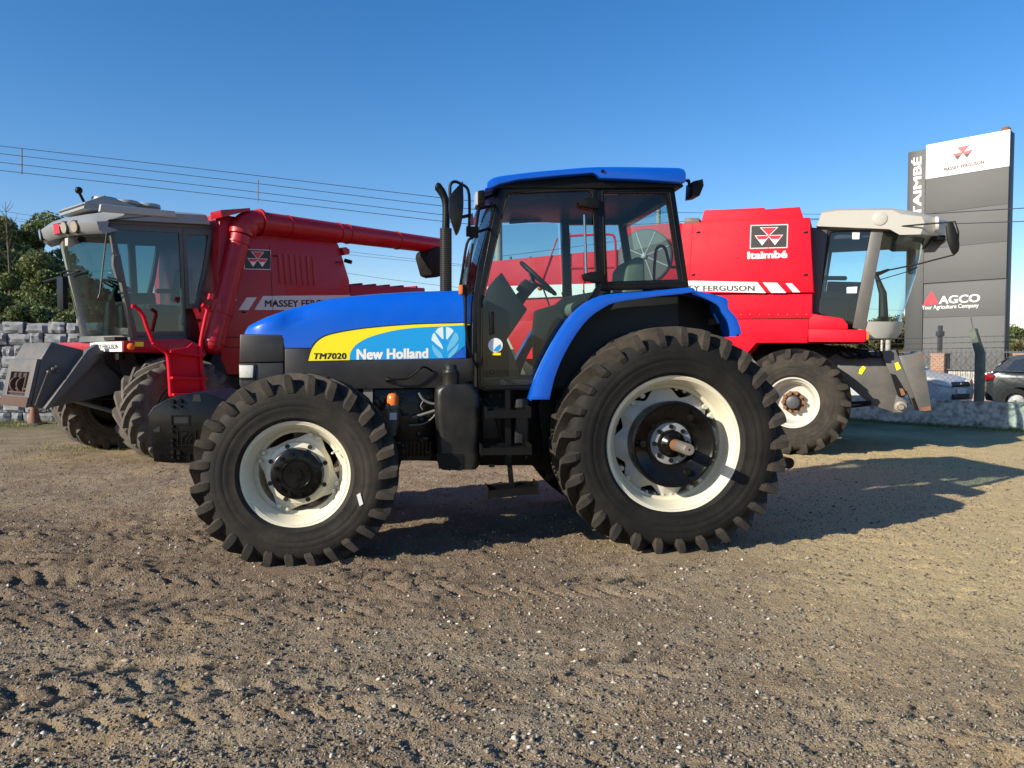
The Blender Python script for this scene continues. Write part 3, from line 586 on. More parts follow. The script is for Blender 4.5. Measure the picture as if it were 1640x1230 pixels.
# steps
def step(q, y0, y1):
    mb = MB(); p = [tl(a, b, y0) for a, b in q]
    mb.prism(p, y0, y0 + 0.006); mb.prism(p, y1 - 0.006, y1)
    lo = (p[0] + p[3]) / 2; hi = (p[1] + p[2]) / 2; d = hi - lo
    for k in range(5):
        y = y0 + (y1 - y0) * (k + 0.5) / 5; c = lo + d * 0.5; c.y = y
        mb.obox(c + Vector((0, 0, 0.0)), (d.length, 0.022, 0.012), Matrix.Rotation(math.atan2(-d.z, d.x), 3, 'Y'))
        for i in range(15): 
            e_ = lo + d * ((i + 0.5) / 15); e_.y = y; mb.obox(e_ + Vector((0, 0, 0.008)), (0.011, 0.02, 0.008))
    for e_ in (p[0], p[1]): mb.box(e_.x - 0.003, e_.x + 0.003, y0 - 0.001, y1, e_.z - 0.06, e_.z + 0.02)
    return mb.build('step', M['black'], tractor)
step([(780, 658), (850, 656), (850, 669), (780, 670)], -0.97, -0.72)
step([(772, 718), (851, 716.5), (851, 728.5), (772, 729)], -0.99, -0.70)
step([(782, 786), (862, 779), (862, 791), (782, 798)], -0.98, -0.74)
lg = MB()
lg.prism(tp([(809, 625), (817, 625), (819, 745), (809, 745)], -0.74), -0.75, -0.73); lg.prism(tp([(812, 744), (820, 744), (824, 783), (816, 784)], -0.78), -0.79, -0.775)
lg.prism(tp([(783, 744), (792, 744), (792, 748), (783, 748)], -0.74), -0.75, -0.73); lg.tube([tl(763, 565, -0.7), tl(763, 626, -0.7)], 0.02, 8)
lg.build('step_hanger', M['black'], tractor)
MB().prism(tp([(826, 640), (829, 637), (844, 637), (846, 642), (846, 716), (824, 716)], -0.64), -0.66, -0.44).build('tool_box', M['plastic'], tractor, bevel=0.012)
# front weights
wo_ = [(236.6, 664), (245, 652), (268, 639), (288, 632), (329, 629), (373, 644), (378, 700), (370, 742), (320, 741.5), (273, 741.5), (246, 739.5), (240, 696)]
w3 = tp(wo_, -0.42)
fw = MB()
for k in range(9): fw.prism(w3, -0.42 + k * 0.093, -0.42 + k * 0.093 + 0.085)
fw = fw.build('front_weights', M['blackgloss'], tractor, bevel=0.008)
wm = MB()
def wring(a0, b0, a1, b1, t=1.4, d=0.008):
    o = tp([(a0, b0), (a1, b0), (a1, b1), (a0, b1)], -0.42); i = tp([(a0 + t, b0 + t), (a1 - t, b0 + t), (a1 - t, b1 - t), (a0 + t, b1 - t)], -0.42); wm.ring(o, i, -0.42 - d, -0.418)
wring(284, 689, 314.5, 714); wring(303, 725, 322, 738); wring(274, 664.5, 304, 681, 2.2)
for q in ([(290, 709), (291, 698), (300, 692), (301, 694), (293, 700), (292, 709)], [(296, 707), (305, 693), (307, 694), (298, 709)], [(301, 707), (307, 699), (309, 700), (303, 709)]): wm.prism(tp(q, -0.42), -0.428, -0.418)
for a, b in ((277, 647), (289, 646), (277, 728), (287, 729), (276, 687), (276, 709)): c = tl(a, b, -0.42); wm.cyl(c + Vector((0, 0.01, 0.02)), c + Vector((0, -0.02, 0.02)), 0.02, 0.016, 8); wm.cyl(c + Vector((0, 0.01, -0.02)), c + Vector((0, -0.02, -0.02)), 0.014, 0.012, 8)
wm.build('weight_casting', M['black'], fw)
for q in ([(278, 668), (300, 668), (302, 673), (300, 678), (278, 678), (276, 673)], [(310, 632), (320, 632), (322, 643), (308, 643)], [(244, 689), (256, 682), (256, 692), (248, 692)]): MB().poly(tp(q, -0.4215)).build('weight_slot', M['ink'], fw)
MB().box(*(lambda a, b: (a.x, b.x + 0.3, -0.18, 0.18, a.z - 0.12, a.z + 0.05))(tl(330, 668, -0.2), tl(400, 668, -0.2))).build('weight_bracket', M['black'], tractor)
for a_, b_ in ((786, 634), (800, 634), (786, 700), (842, 732), (770, 640)):
    q = tl(a_, b_, -0.425); MB().cyl(q, q + Vector((0, -0.02, 0)), 0.014, 0.012, 6).build('frame_bolt', M['plastic'], tractor)
MB().tube(smooth_path([tl(776, 640, -0.47), tl(790, 655, -0.48), tl(800, 690, -0.47), tl(806, 712, -0.46)], 5), 0.012, 8).build('hose', M['plastic'], tractor)
MB().prism(tp([(770, 650), (800, 648), (803, 700), (772, 702)], -0.43), -0.47, -0.42).build('valve_block', M['plastic'], tractor, bevel=0.01)
# axles
fh = T.P(474, 763, -1.02); rh = Vector((1.30, -1.02, hubw.z))
RF, RR = 0.705, 0.875
fh.z = 0.640; rh.z = 0.812
ax = MB().tube([(fh.x, -0.8, fh.z), (fh.x, -0.3, fh.z + 0.06), (fh.x, 0.3, fh.z + 0.06), (fh.x, 0.8, fh.z)], [0.10, 0.12, 0.12, 0.10], 14)
ax.ball((fh.x, 0.05, fh.z + 0.05), 0.2)
for sg in (-1, 1): ax.cyl((fh.x, sg * 0.7, fh.z - 0.14), (fh.x, sg * 0.7, fh.z + 0.16), 0.07)
ax.build('front_axle', M['black'], tractor); ax = MB(); ax.cyl((rh.x, -0.8, rh.z), (rh.x, 0.8, rh.z), 0.15); ax.box(rh.x - 0.35, rh.x + 0.3, -0.3, 0.3, rh.z - 0.25, rh.z + 0.35)
ax.build('rear_axle', M['black'], tractor)
hp = T.P(1260, 741, -0.2)
MB().tube([(rh.x + 0.3, -0.3, 0.62), hp], 0.03, 8).tube([hp + Vector((0, -0.04, 0)), hp + Vector((0, 0.04, 0))], 0.05, 12).build('lift_arm', M['black'], tractor)
# front wheel
def squircle(R1, R0, n=4, ph=0.0, N=96, pw=8):
    out = []
    for k in range(N):
        a = 2 * math.pi * k / N; t = abs(math.cos(n * (a - ph) / 2)) ; out.append((a, R0 + (R1 - R0) * t ** pw))
    return out
def front_wheel():
    r = 0.372; mb = MB().lathe(rim_prof(r, 0.30), n=72, close=True)
    sq = squircle(r - 0.07, r * 0.64, 4, rad(66), pw=5)
    A = [(rr * math.cos(a), 0.15, rr * math.sin(a)) for a, rr in sq]; B = [(rr * math.cos(a), 0.165, rr * math.sin(a)) for a, rr in sq]
    C = [(0.60 * r * math.cos(a), 0.135, 0.60 * r * math.sin(a)) for a, rr in sq]; D = [(0.585 * r * math.cos(a), 0.085, 0.585 * r * math.sin(a)) for a, rr in sq]; E_ = [(0.5 * r * math.cos(a), 0.078, 0.5 * r * math.sin(a)) for a, rr in sq]
    mb.loft([B, A, C, D, E_], caps=True)
    for k in range(4):
        for d in (-0.11, 0.11):
            a = rad(66) + k * math.pi / 2 + d; x, z = (r - 0.092) * math.cos(a), (r - 0.092) * math.sin(a)
            mb.cyl((x, 0.16, z), (x, 0.118, z), 0.020, 0.018, 8); mb.ball((x, 0.118, z), (0.018, 0.012, 0.018), 8, 4)
    return mb
def front_parts(w):
    r = 0.372; k = MB()
    k.lathe([(0.09, 0.5 * r), (0.05, 0.485 * r), (0.022, 0.475 * r), (0.016, 0.455 * r), (0.016, 0.285 * r), (0.008, 0.275 * r), (0.008, 0.265 * r), (0.014, 0.255 * r), (0.014, 0.115 * r), (0.004, 0.11 * r), (0.004, 0.02 * r)], n=48)
    bolts(k, 12, 0.39 * r, 0.02, -0.002, 0.0155, 0.2, ns=6)
    bolts(k, 3, 0.185 * r, 0.016, 0.008, 0.02, 0.5, ns=12)
    k.build('hub', M['blackgloss'], w, ang=40)
    b = MB(); bolts(b, 8, 0.545 * r, 0.085, 0.072, 0.017, 0.35, ns=12); b.build('stud_hole', M['ink'], w)
    v = MB().tube([(0.235 * 1.2, 0.06, 0.16), (0.25, -0.02, 0.15)], 0.007, 6); v.build('valve', M['white'], w)
wf = front_wheel().build('front_wheel', M['cream'], tractor, ang=40); wf.location = (fh.x, fh.y, fh.z)
front_parts(wf); ty = add_tyre(wf, RF, 0.40, 0.372, 27, 1, flat=0.93, lugh=0.058, m1=M['sidewall_front'])
tg = MB()
sp_ = [(0.43, 0.32), (0.455, 0.305), (0.435, 0.225), (0.41, 0.24)]
tg.poly([(x * 1.0 + 0.01, 0.012 - 0.075, z * -1.0 + 0.10) for x, z in sp_]); tg.build('tyre_label', M['white'], wf)
wfo = None
for k in kids(wf):
    if k.name.startswith(('tyre', 'tread')) and not k.name.startswith('tyre_label'): k.location.y = 0.145
    if k.name.startswith('tyre_label'): k.location.y = 0.003
wf2 = copy_tree(wf, tractor); wf2.scale = (1, -1, 1); wf2.location = (fh.x, -fh.y, fh.z)
# rear wheel
def rear_wheel():
    r = 0.505; mb = MB().lathe(rim_prof(r, 0.40), n=84, close=True); return mb
wr = rear_wheel().build('rear_wheel', M['cream'], tractor, ang=40); wr.location = (rh.x, rh.y, rh.z)
r = 0.505; dk = MB(); sq = [(2 * math.pi * k / 160, r * 0.70 + (r * 0.30 - 0.078) * min(1.0, 1.25 * (0.5 + 0.5 * math.cos(8 * 2 * math.pi * k / 160 - 0.6))) ** 0.8) for k in range(160)]
dk.loft([[(q * math.cos(a), y, q * math.sin(a)) for a, q in [(a, rr * s) for a, rr in sq]] for y, s in ((0.215, 1), (0.20, 1), (0.185, 0.86), (0.15, 0.74), (0.15, 0.3))])
for k in range(4):
    for d in (-0.11, 0.11):
        a = rad(35) + k * math.pi / 2 + d; x, z = (r - 0.10) * math.cos(a), (r - 0.10) * math.sin(a); dk.cyl((x, 0.21, z), (x, 0.155, z), 0.022, 0.020, 8)
    for j in range(5):
        a = rad(60) + k * math.pi / 2 + j * 0.16; x, z = (r - 0.095) * math.cos(a), (r - 0.095) * math.sin(a); dk.cyl((x, 0.21, z), (x, 0.185, z), 0.012, 0.010, 6)
dk.build('wheel_disc', M['rimgrey'], wr, ang=40)
wg = MB().lathe([(0.15, 0.315), (0.02, 0.325), (0.0, 0.322), (-0.006, 0.305), (0.012, 0.29), (0.035, 0.20), (0.05, 0.185), (0.09, 0.175), (0.09, 0.05)], n=64)
bolts(wg, 3, 0.235, 0.03, -0.005, 0.026, rad(58), ns=10); bolts(wg, 3, 0.235, 0.0, -0.012, 0.016, rad(58))
wg.build('wheel_weight', M['blackgloss'], wr, ang=40)
MB().lathe([(0.085, 0.16), (0.075, 0.158), (0.07, 0.14), (0.07, 0.03)], n=48).build('hub_flange', M['hubgrey'], wr)
hb = MB().lathe([(0.07, 0.105), (0.03, 0.10), (0.015, 0.09), (0.0, 0.06), (-0.02, 0.05)], n=32); bolts(hb, 8, 0.128, 0.072, 0.058, 0.018, ns=12); bolts(hb, 6, 0.078, 0.02, 0.0, 0.012)
hb.build('hub', M['blackgloss'], wr, ang=40)
sh_ = MB().lathe([(0.02, 0.042), (-0.12, 0.042)], n=24); sh_.build('axle_shaft_root', M['rust'], wr)
sh2 = MB().lathe([(-0.12, 0.042), (-0.31, 0.041), (-0.318, 0.036), (-0.318, 0.008), (-0.30, 0.006)], n=24); sh2.build('axle_shaft', M['steel'], wr)
MB().lathe([(-0.3185, 0.009), (-0.3195, 0.008)], n=12).build('shaft_centre_hole', M['ink'], wr)
add_tyre(wr, RR, 0.49, 0.505, 29, 1, flat=0.93, lugh=0.064)
for k in kids(wr):
    if k.name.startswith(('tyre', 'tread')): k.location.y = 0.185
wr2 = copy_tree(wr, tractor); wr2.scale = (1, -1, 1); wr2.location = (rh.x, -rh.y, rh.z)
# ------------------------------------------------------------------ cab furniture shared by the two harvesters
def cab_inside(fr, root, sx, px, z0):
    """seat, console and wheel; px = local x of the seat, sx = which way the driver faces"""
    s = MB().prism([(px - 0.25 * sx, z0 + 0.42), (px + 0.28 * sx, z0 + 0.45), (px + 0.28 * sx, z0 + 0.55), (px - 0.25 * sx, z0 + 0.54)], -0.26, 0.26)
    s.prism([(px - 0.24 * sx, z0 + 0.5), (px - 0.36 * sx, z0 + 1.15), (px - 0.46 * sx, z0 + 1.15), (px - 0.38 * sx, z0 + 0.5)], -0.24, 0.24)
    s.prism([(px - 0.2 * sx, z0 + 0.72), (px + 0.2 * sx, z0 + 0.70), (px + 0.2 * sx, z0 + 0.77), (px - 0.25 * sx, z0 + 0.79)], -0.36, -0.28)
    s.build('seat', M['seatdark'], root, bevel=0.03)
    s = MB().prism([(px - 0.2 * sx, z0), (px + 0.2 * sx, z0), (px + 0.2 * sx, z0 + 0.42), (px - 0.2 * sx, z0 + 0.42)], -0.2, 0.2)
    s.prism([(px - 0.2 * sx, z0), (px + 0.45 * sx, z0), (px + 0.5 * sx, z0 + 0.72), (px - 0.1 * sx, z0 + 0.76)], 0.34, 0.62)
    s.build('seat_base', M['interior'], root, bevel=0.02)
    c = Vector((px + 0.62 * sx, -0.02, z0 + 0.80)); e = Vector((0.8 * sx, 0, 0.6)).normalized(); e = Vector((0.85 * sx, 0, 0.35)).normalized(); f = Vector((0, 1, 0))
    w = MB().tube([c + (e * math.cos(a * math.pi / 12) + f * math.sin(a * math.pi / 12)) * 0.19 for a in range(24)], 0.016, 7, closed=True)
    w.tube([c - e * 0.19, c + e * 0.19], 0.014, 6).tube([c - f * 0.19, c + f * 0.19], 0.014, 6)
    w.tube([c, c + Vector((0.10 * sx, 0, -0.3)), c + Vector((0.12 * sx, 0, -0.8))], [0.03, 0.06, 0.08], 10)
    w.build('steering_wheel', M['interior'], root)
def harvester_wheel(root, loc, R, Wd, r, sgn, side, rimm, hubm, name='drive_wheel', tyre1=None, tyre2=None, nl=19):
    w = MB().lathe([(0.0, r + 0.012), (-0.012, r + 0.01), (-0.01, r - 0.012), (0.03, r - 0.02), (0.05, r - 0.05), (0.10, r - 0.06), (0.14, r - 0.085), (0.20, r - 0.10), (0.21, r * 0.45), (0.19, r * 0.40), (0.19, 0.02)], n=64, caps=False)
    w = w.build(name, rimm, root, ang=40); w.location = loc
    h = MB().lathe([(0.19, r * 0.30), (0.12, r * 0.29), (0.10, r * 0.26), (0.04, r * 0.25), (0.03, r * 0.20), (0.028, 0.02)], n=32); h.build('hub', M['inkgrey'], w, ang=40)
    b = MB(); b.lathe([(0.195, r * 0.44), (0.165, r * 0.43), (0.165, r * 0.31), (0.19, r * 0.3)], n=32, caps=False)
    bolts(b, 10, r * 0.385, 0.19, 0.10, 0.030, ns=8); b.build('wheel_bolts', hubm, w, ang=40)
    add_tyre(w, R, Wd, r, nl, sgn, flat=0.96, lugh=0.055, m1=tyre1, m2=tyre2, thick=1.45)
    for k in kids(w):
        if k.name.startswith(('tyre', 'tread')): k.location.y = Wd / 2 - 0.05
    w.scale = (1, side, 1); return w

# ------------------------------------------------------------------ LEFT HARVESTER
nw = gnd(284, 737); YL = 50.0
Lf = Frame(0, 0, YL); Lf.o = Vector((nw.x, nw.y, 0)) + Lf.v * 1.12
left = thing('combine_harvester', 'red combine harvester with grey cab roof in shade, its cab facing left', 'combine harvester', Lf.o, Lf.a)
def lp(pts, ly): return [Lf.P(a, b, ly) for a, b in pts]
def ll(a, b, ly): return Lf.P(a, b, ly)
BS = -1.03; LC = -0.86
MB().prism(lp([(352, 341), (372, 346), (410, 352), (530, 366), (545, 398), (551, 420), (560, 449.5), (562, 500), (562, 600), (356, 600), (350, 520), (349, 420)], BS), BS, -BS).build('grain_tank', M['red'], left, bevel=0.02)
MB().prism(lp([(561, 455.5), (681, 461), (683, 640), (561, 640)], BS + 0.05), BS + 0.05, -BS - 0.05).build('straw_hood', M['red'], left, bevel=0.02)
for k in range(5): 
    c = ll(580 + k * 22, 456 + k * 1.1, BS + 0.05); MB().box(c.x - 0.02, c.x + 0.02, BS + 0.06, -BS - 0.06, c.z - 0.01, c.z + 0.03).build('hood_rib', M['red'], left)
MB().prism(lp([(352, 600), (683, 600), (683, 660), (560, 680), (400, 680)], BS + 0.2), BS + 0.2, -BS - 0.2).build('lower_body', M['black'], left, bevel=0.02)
MB().prism(lp([(345, 560), (352, 568), (384, 640), (380, 690), (330, 690), (325, 600)], BS - 0.02), BS - 0.02, BS + 0.25).build('belt_guard', M['black'], left, bevel=0.02)
sp = MB()
for a in (0, 1):
    q = [ll(432, 394, BS), ll(437, 500, BS)]; sp.tube([q[0] + Vector((0, -0.002, 0)), q[1] + Vector((0, -0.002, 0))], 0.004, 4)
sp.tube([ll(352, 540, BS), ll(382, 540, BS)], 0.006, 4).tube([ll(352, 556, BS), ll(384, 556, BS)], 0.006, 4)
sp.build('panel_seam', M['ink'], left)
for k in range(7):
    f0 = 449 + k * 9.2; a = ll(f0 - 3, 406 + k * 0.9, BS); b = ll(f0 + 0.3, 454 + k * 0.6, BS)
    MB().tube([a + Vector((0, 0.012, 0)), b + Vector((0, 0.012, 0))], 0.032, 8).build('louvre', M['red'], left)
for a_, b_ in ((440, 410), (440, 486), (540, 420), (390, 500), (350, 575)):
    q = ll(a_, b_, BS); MB().box(q.x - 0.03, q.x + 0.03, BS - 0.014, BS + 0.01, q.z - 0.012, q.z + 0.012).build('panel_latch', M['black'], left, bevel=0.004)
tri_logo(quadf(lp([(392, 430), (432.5, 431), (432.5, 401.5), (391.5, 400)], BS)), (0, -0.0035, 0), left, plate=True)
bd = MB()
for q in ([(369, 492), (380, 479), (377, 479), (368, 489)], [(382, 496.5), (395, 476.5), (411.5, 476), (398, 496.5)], [(407.5, 496.3), (421.5, 474), (561, 472.5), (561, 497)]): bd.poly(lp(q, BS - 0.0025))
bd.build('side_stripe', M['silvervinyl'], left)
lettering('MASSEY FERGUSON', lp([(424, 491.5), (553, 491.8), (553, 480), (424, 480.5)], BS - 0.003), M['ink'], left, bold=0.04, spacing=1.05)
# unloading auger: elevator tube, elbow, long pipe, rubber spout
E0, E1 = ll(342, 552, BS - 0.08), ll(385, 378, BS - 0.08)
P1 = ll(440, 379.5, BS - 0.06); P2 = ll(703, 394, BS + 0.05)
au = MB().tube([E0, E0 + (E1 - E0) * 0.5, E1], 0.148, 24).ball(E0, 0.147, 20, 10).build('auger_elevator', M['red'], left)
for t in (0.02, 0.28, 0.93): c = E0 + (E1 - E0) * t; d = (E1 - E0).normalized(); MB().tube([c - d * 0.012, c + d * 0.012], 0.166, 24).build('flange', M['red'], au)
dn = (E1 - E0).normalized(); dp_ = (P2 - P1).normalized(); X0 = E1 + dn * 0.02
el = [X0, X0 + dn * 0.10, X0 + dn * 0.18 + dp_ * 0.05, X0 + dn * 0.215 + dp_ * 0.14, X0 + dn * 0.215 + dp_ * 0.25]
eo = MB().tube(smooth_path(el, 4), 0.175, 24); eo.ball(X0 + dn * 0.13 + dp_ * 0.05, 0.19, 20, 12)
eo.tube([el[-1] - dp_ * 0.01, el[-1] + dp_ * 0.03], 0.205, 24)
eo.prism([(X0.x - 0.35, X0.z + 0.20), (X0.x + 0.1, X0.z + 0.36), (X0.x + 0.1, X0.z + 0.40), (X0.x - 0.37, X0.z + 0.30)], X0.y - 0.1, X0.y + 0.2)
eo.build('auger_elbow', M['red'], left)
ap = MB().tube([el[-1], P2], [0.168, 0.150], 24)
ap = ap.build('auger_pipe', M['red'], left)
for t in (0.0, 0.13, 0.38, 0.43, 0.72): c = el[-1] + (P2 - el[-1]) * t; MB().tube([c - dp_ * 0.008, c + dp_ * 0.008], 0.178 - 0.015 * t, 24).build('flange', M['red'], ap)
pm = ll(443, 364, BS + 0.25); MB().lathe([(-0.06, 0.16), (0.06, 0.16)], pm, 20, 'y').build('beacon_dome', M['black'], left)
sx_ = lp([(676, 404), (674, 412), (682, 442), (690, 445), (706, 441), (708, 398), (690, 396)], BS + 0.05)
MB().prism(sx_, P2.y - 0.17, P2.y + 0.17).build('auger_spout', M['rubber_clean'], left, bevel=0.03)
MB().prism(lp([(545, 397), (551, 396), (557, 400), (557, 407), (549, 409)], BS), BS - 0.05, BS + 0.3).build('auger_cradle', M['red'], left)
MB().tube([ll(552, 417, BS), ll(563, 420, BS - 0.1)], 0.035, 10).build('exhaust_tip', M['black'], left)
MB().prism(lp([(336, 470), (343, 470), (341, 480), (334, 479)], BS - 0.32), BS - 0.33, BS - 0.28).build('side_reflector', M['logored'], left)
# cab
cf = MB()
oL = lp([(174, 353), (342, 362), (342.5, 373), (331, 435), (320, 493), (299, 495), (297, 538), (221, 542), (200, 470), (185, 410)], LC)
def cside(sg):
    d = lp([(179.5, 367), (287.5, 373), (291, 450), (294, 530), (213, 531.5), (195, 442)], LC); d2 = lp([(174.5, 358), (292.5, 363), (295.5, 450), (298, 537), (214, 541), (190, 442)], LC)
    q = lp([(298, 375.5), (334.5, 377), (326, 430), (314, 486), (304, 486), (301, 430)], LC); q2 = lp([(292.5, 363), (342, 366), (333, 430), (320, 493), (297.5, 495), (295.5, 430)], LC)
    if sg > 0:
        for P_ in (d, d2, q, q2):
            for p in P_: p.y = -p.y
    return d, d2, q, q2
for sg in (-1, 1):
    d, d2, q, q2 = cside(sg); y0, y1 = (LC, LC + 0.07) if sg < 0 else (-LC - 0.07, -LC)
    fr_ = MB().ring(d2, d, y0, y1).build('cab_door', M['cabgrey'], left, bevel=0.006)
    MB().poly([Vector((p.x, p.y * 0.97, p.z)) for p in d]).build('pane', G['left'], fr_)
    fq = MB().ring(q2, q, y0, y1 - 0.002 if sg < 0 else y1).build('quarter_window', M['cabgrey'], left, bevel=0.006)
    MB().poly([Vector((p.x, p.y * 0.97, p.z)) for p in q]).build('pane', G['left'], fq)
cb = MB()
cb.prism(lp([(174, 352), (342, 361), (342, 366), (174, 358)], LC), LC - 0.01, -LC + 0.01)
ap1 = lp([(174, 358), (181, 358), (221, 541), (212, 541)], LC - 0.02)
cb.prism(ap1, LC - 0.03, LC + 0.08); cb.prism(ap1, -LC - 0.08, -LC + 0.03)
bt = ll(212, 543, LC); br = ll(299, 537, LC); bk = ll(342, 362, LC); bkb = ll(300, 537, LC)
cb.box(bk.x - 0.02, bk.x + 0.03, LC + 0.02, -LC - 0.02, bkb.z, bk.z)
cb.prism(lp([(208, 540), (299, 536), (299, 548), (208, 549)], LC), LC + 0.002, -LC - 0.002)
cb.build('cab_frame', M['cabgrey'], left, bevel=0.008)
wt, wb_ = ll(177, 362, LC), ll(213, 540, LC); ws = []; wsb = []
for t in range(13):
    y = LC + (-2 * LC) * t / 12; k = 1 - (y / LC) ** 2
    ws.append([Vector((wt.x - 0.28 * k, y, wt.z)), Vector(((wt.x + wb_.x) / 2 - 0.24 * k, y, (wt.z + wb_.z) / 2)), Vector((wb_.x - 0.18 * k, y, wb_.z))])
    wsb.append([Vector((wb_.x - 0.27 * k, y, wb_.z + 0.02)), Vector((wb_.x - 0.29 * k, y, wb_.z - 0.06)), Vector((wb_.x + 0.15, y, wb_.z - 0.06)), Vector((wb_.x + 0.15, y, wb_.z + 0.02))])
MB().loft(ws, closed=False).build('windscreen', G['left'], left, ang=60)
MB().loft(wsb).build('windscreen_sill', M['cabgrey'], left)
# wiper and inner blind strip
wi = MB().tube([ll(171, 372, LC - 0.3), ll(160, 470, LC - 0.25), ll(157, 478, LC - 0.25)], 0.010, 6); wi.build('wiper', M['black'], left)
cab_inside(Lf, left, -1, ll(255, 480, 0).x, ll(255, 545, LC).z)
MB().box(bt.x - 0.2, bk.x, LC + 0.08, -LC - 0.08, bt.z - 0.02, bt.z + 0.03).build('cab_floor', M['interior'], left)
MB().box(wt.x - 0.1, bk.x - 0.03, LC + 0.08, -LC - 0.08, bk.z - 0.12, bk.z - 0.02).build('headliner', M['liner'], left, bevel=0.02)
MB().prism(lp([(180, 490), (196, 482), (206, 541), (182, 541)], 0.1), -0.2, 0.35).build('dash_column', M['seatdark'], left, bevel=0.02)
# roof
RW = 0.95
rs_ = []
prof = lp([(84, 377), (66, 358), (70, 348), (112, 329), (160, 326), (205, 331), (282, 338), (326, 342), (334, 360), (174, 353), (173, 364), (125, 366)], LC - 0.02)
xs = [p.x for p in prof]; zsr = [p.z for p in prof]
xn = ll(173, 364, LC - 0.04).x; xb = ll(334, 355, LC - 0.04).x
zlo = ll(173, 364, LC - 0.04).z; zsl = ll(174, 352, LC - 0.04).z; zsb = ll(334, 360, LC - 0.04).z
ztf = ll(160, 326, LC - 0.04).z; ztb = ll(326, 341, LC - 0.04).z
NU = 16; secs = []
for t in range(NU + 1):
    y = -RW + 2 * RW * t / NU; k = 1 - abs(y / RW) ** 2.4; e = 1 - 0.9 * max(0, (abs(y / RW) - 0.86) / 0.14) ** 2
    bx = xn - 0.14 - 0.25 * k
    secs.append([Vector((xb, y, zsb)), Vector((xn, y, zsl)), Vector((xn - 0.02, y, zlo)), Vector((bx + 0.25, y, zlo - 0.03)), Vector((bx + 0.08, y, zlo - 0.10)), Vector((bx + 0.01, y, zlo - 0.06)), Vector((bx - 0.02, y, zlo + 0.05)), Vector((bx + 0.10, y, zlo + 0.06 + (ztf - zlo - 0.06) * 0.42 * e)),
                 Vector((bx + 0.34, y, ztf - 0.06 - 0.06 * (1 - e))), Vector((xn + 0.15, y, ztf - 0.05 * (1 - e))), Vector((xn + 0.9, y, (ztf + ztb) / 2 + 0.01 - 0.05 * (1 - e))), Vector((xb - 0.06, y, ztb - 0.04 * (1 - e)))])
roofL = MB().loft(secs).build('roof', M['roofgrey'], left, ang=50)
MB().prism(lp([(160, 327), (278, 338.5), (283, 349), (158, 339)], -RW), -RW - 0.035, -RW + 0.02).build('roof_trim', M['roofbeige'], roofL, bevel=0.008)
ac = MB(); cax = (ll(124, 330, -0.35).x, ll(212, 330, -0.35).x); za = ztf - 0.03
ac.prism([(cax[0], za), (cax[1], za - 0.02), (cax[1] - 0.03, za + 0.14), (cax[1] - 0.4, za + 0.20), (cax[0] + 0.28, za + 0.22), (cax[0] + 0.02, za + 0.09)], -0.55, 0.3)
ac.prism([(cax[0] - 0.02, za + 0.05), (cax[1] + 0.01, za + 0.03), (cax[1] + 0.01, za + 0.045), (cax[0] - 0.02, za + 0.065)], -0.57, 0.32)
for k in range(3): ac.lathe([(0, 0.17), (0.05, 0.16), (0.05, 0.02)], (cax[0] + 0.35 + 0.3 * k, -0.35, za + 0.17), 20, 'z')
ac.build('roof_cooler', M['roofgrey'], roofL, bevel=0.015)
MB().tube([(cax[0] + 0.12, -0.3, za + 0.1), (cax[0] + 0.05, -0.3, za + 0.24)], 0.02, 8).ball((cax[0] + 0.04, -0.3, za + 0.28), 0.05, 10, 6).build('roof_beacon', M['black'], roofL)
def lamp_on_nose(y, c, w, m, nm, sq=False):
    k = 1 - abs(y / RW) ** 2.4; bx = xn - 0.14 - 0.25 * k; k2 = 1 - abs((y - 0.02) / RW) ** 2.4
    sl = -(-0.25 * 2.4 * abs(y / RW) ** 1.4 / RW) * (1 if y > 0 else -1)
    nrm = Vector((-1, sl, -0.12)).normalized(); p = Vector((bx + 0.005, y, zlo + 0.0)); t1 = nrm.cross(Vector((0, 0, 1))).normalized(); t2 = t1.cross(nrm)
    for rr, d, mm in ((w * 1.2, 0.012, M['ink']), (w, 0.02, m)):
        n_ = 20; pts = [p + nrm * (d + 0.012) + (t1 * math.cos(2 * math.pi * i / n_) * 0.85 + t2 * math.sin(2 * math.pi * i / n_)) * rr for i in range(n_)] if not sq else [p + nrm * d + t1 * a * rr * 1.0 + t2 * b * rr * 0.8 for a, b in ((-1, -1), (1, -1), (1, 1), (-1, 1))]
        q = [v - nrm * 0.06 for v in pts]; MB().loft([q, pts]).build(nm, mm, roofL)
for y in (-0.62, -0.43, 0.43, 0.62): lamp_on_nose(y, 0, 0.072, M['lampdark'], 'roof_lamp')
lamp_on_nose(-0.24, 0, 0.075, M['logored'], 'roof_badge', True)
c = Vector((xn - 0.26, -0.30, zlo - 0.17)); MB().obox(c, (0.08, 0.11, 0.11)).tube([c, c + Vector((0.05, 0, 0.12))], 0.02, 6).build('work_light', M['roofbeige'], roofL, bevel=0.01)
# mirrors
mm_ = MB().prism(lp([(180, 411), (191, 407), (199, 447), (197, 453), (187, 450), (180, 425)], LC - 0.35), LC - 0.38, LC - 0.32); mm_.tube([ll(183, 412, LC - 0.34), ll(176, 370, LC - 0.05)], 0.018, 8).tube([ll(190, 448, LC - 0.34), ll(172, 444, LC - 0.35), ll(180, 452, LC - 0.3)], 0.014, 8)
mm_.build('mirror', M['cabgrey'], left, bevel=0.012)
mg = MB(); cmx = Lf.X(100, 470, ll(160, 470, LC).x - 0.35); mg.obox(cmx, (0.06, 0.2, 0.42)); 
mg.tube(smooth_path([cmx + Vector((0, 0, 0.2)), cmx + Vector((0, -0.06, 0.28)), cmx + Vector((0.1, -0.3, 0.28)), Vector((wt.x - 0.3, 0.7, cmx.z + 0.25))], 4), 0.014, 8); mg.build('mirror', M['black'], left, bevel=0.015)
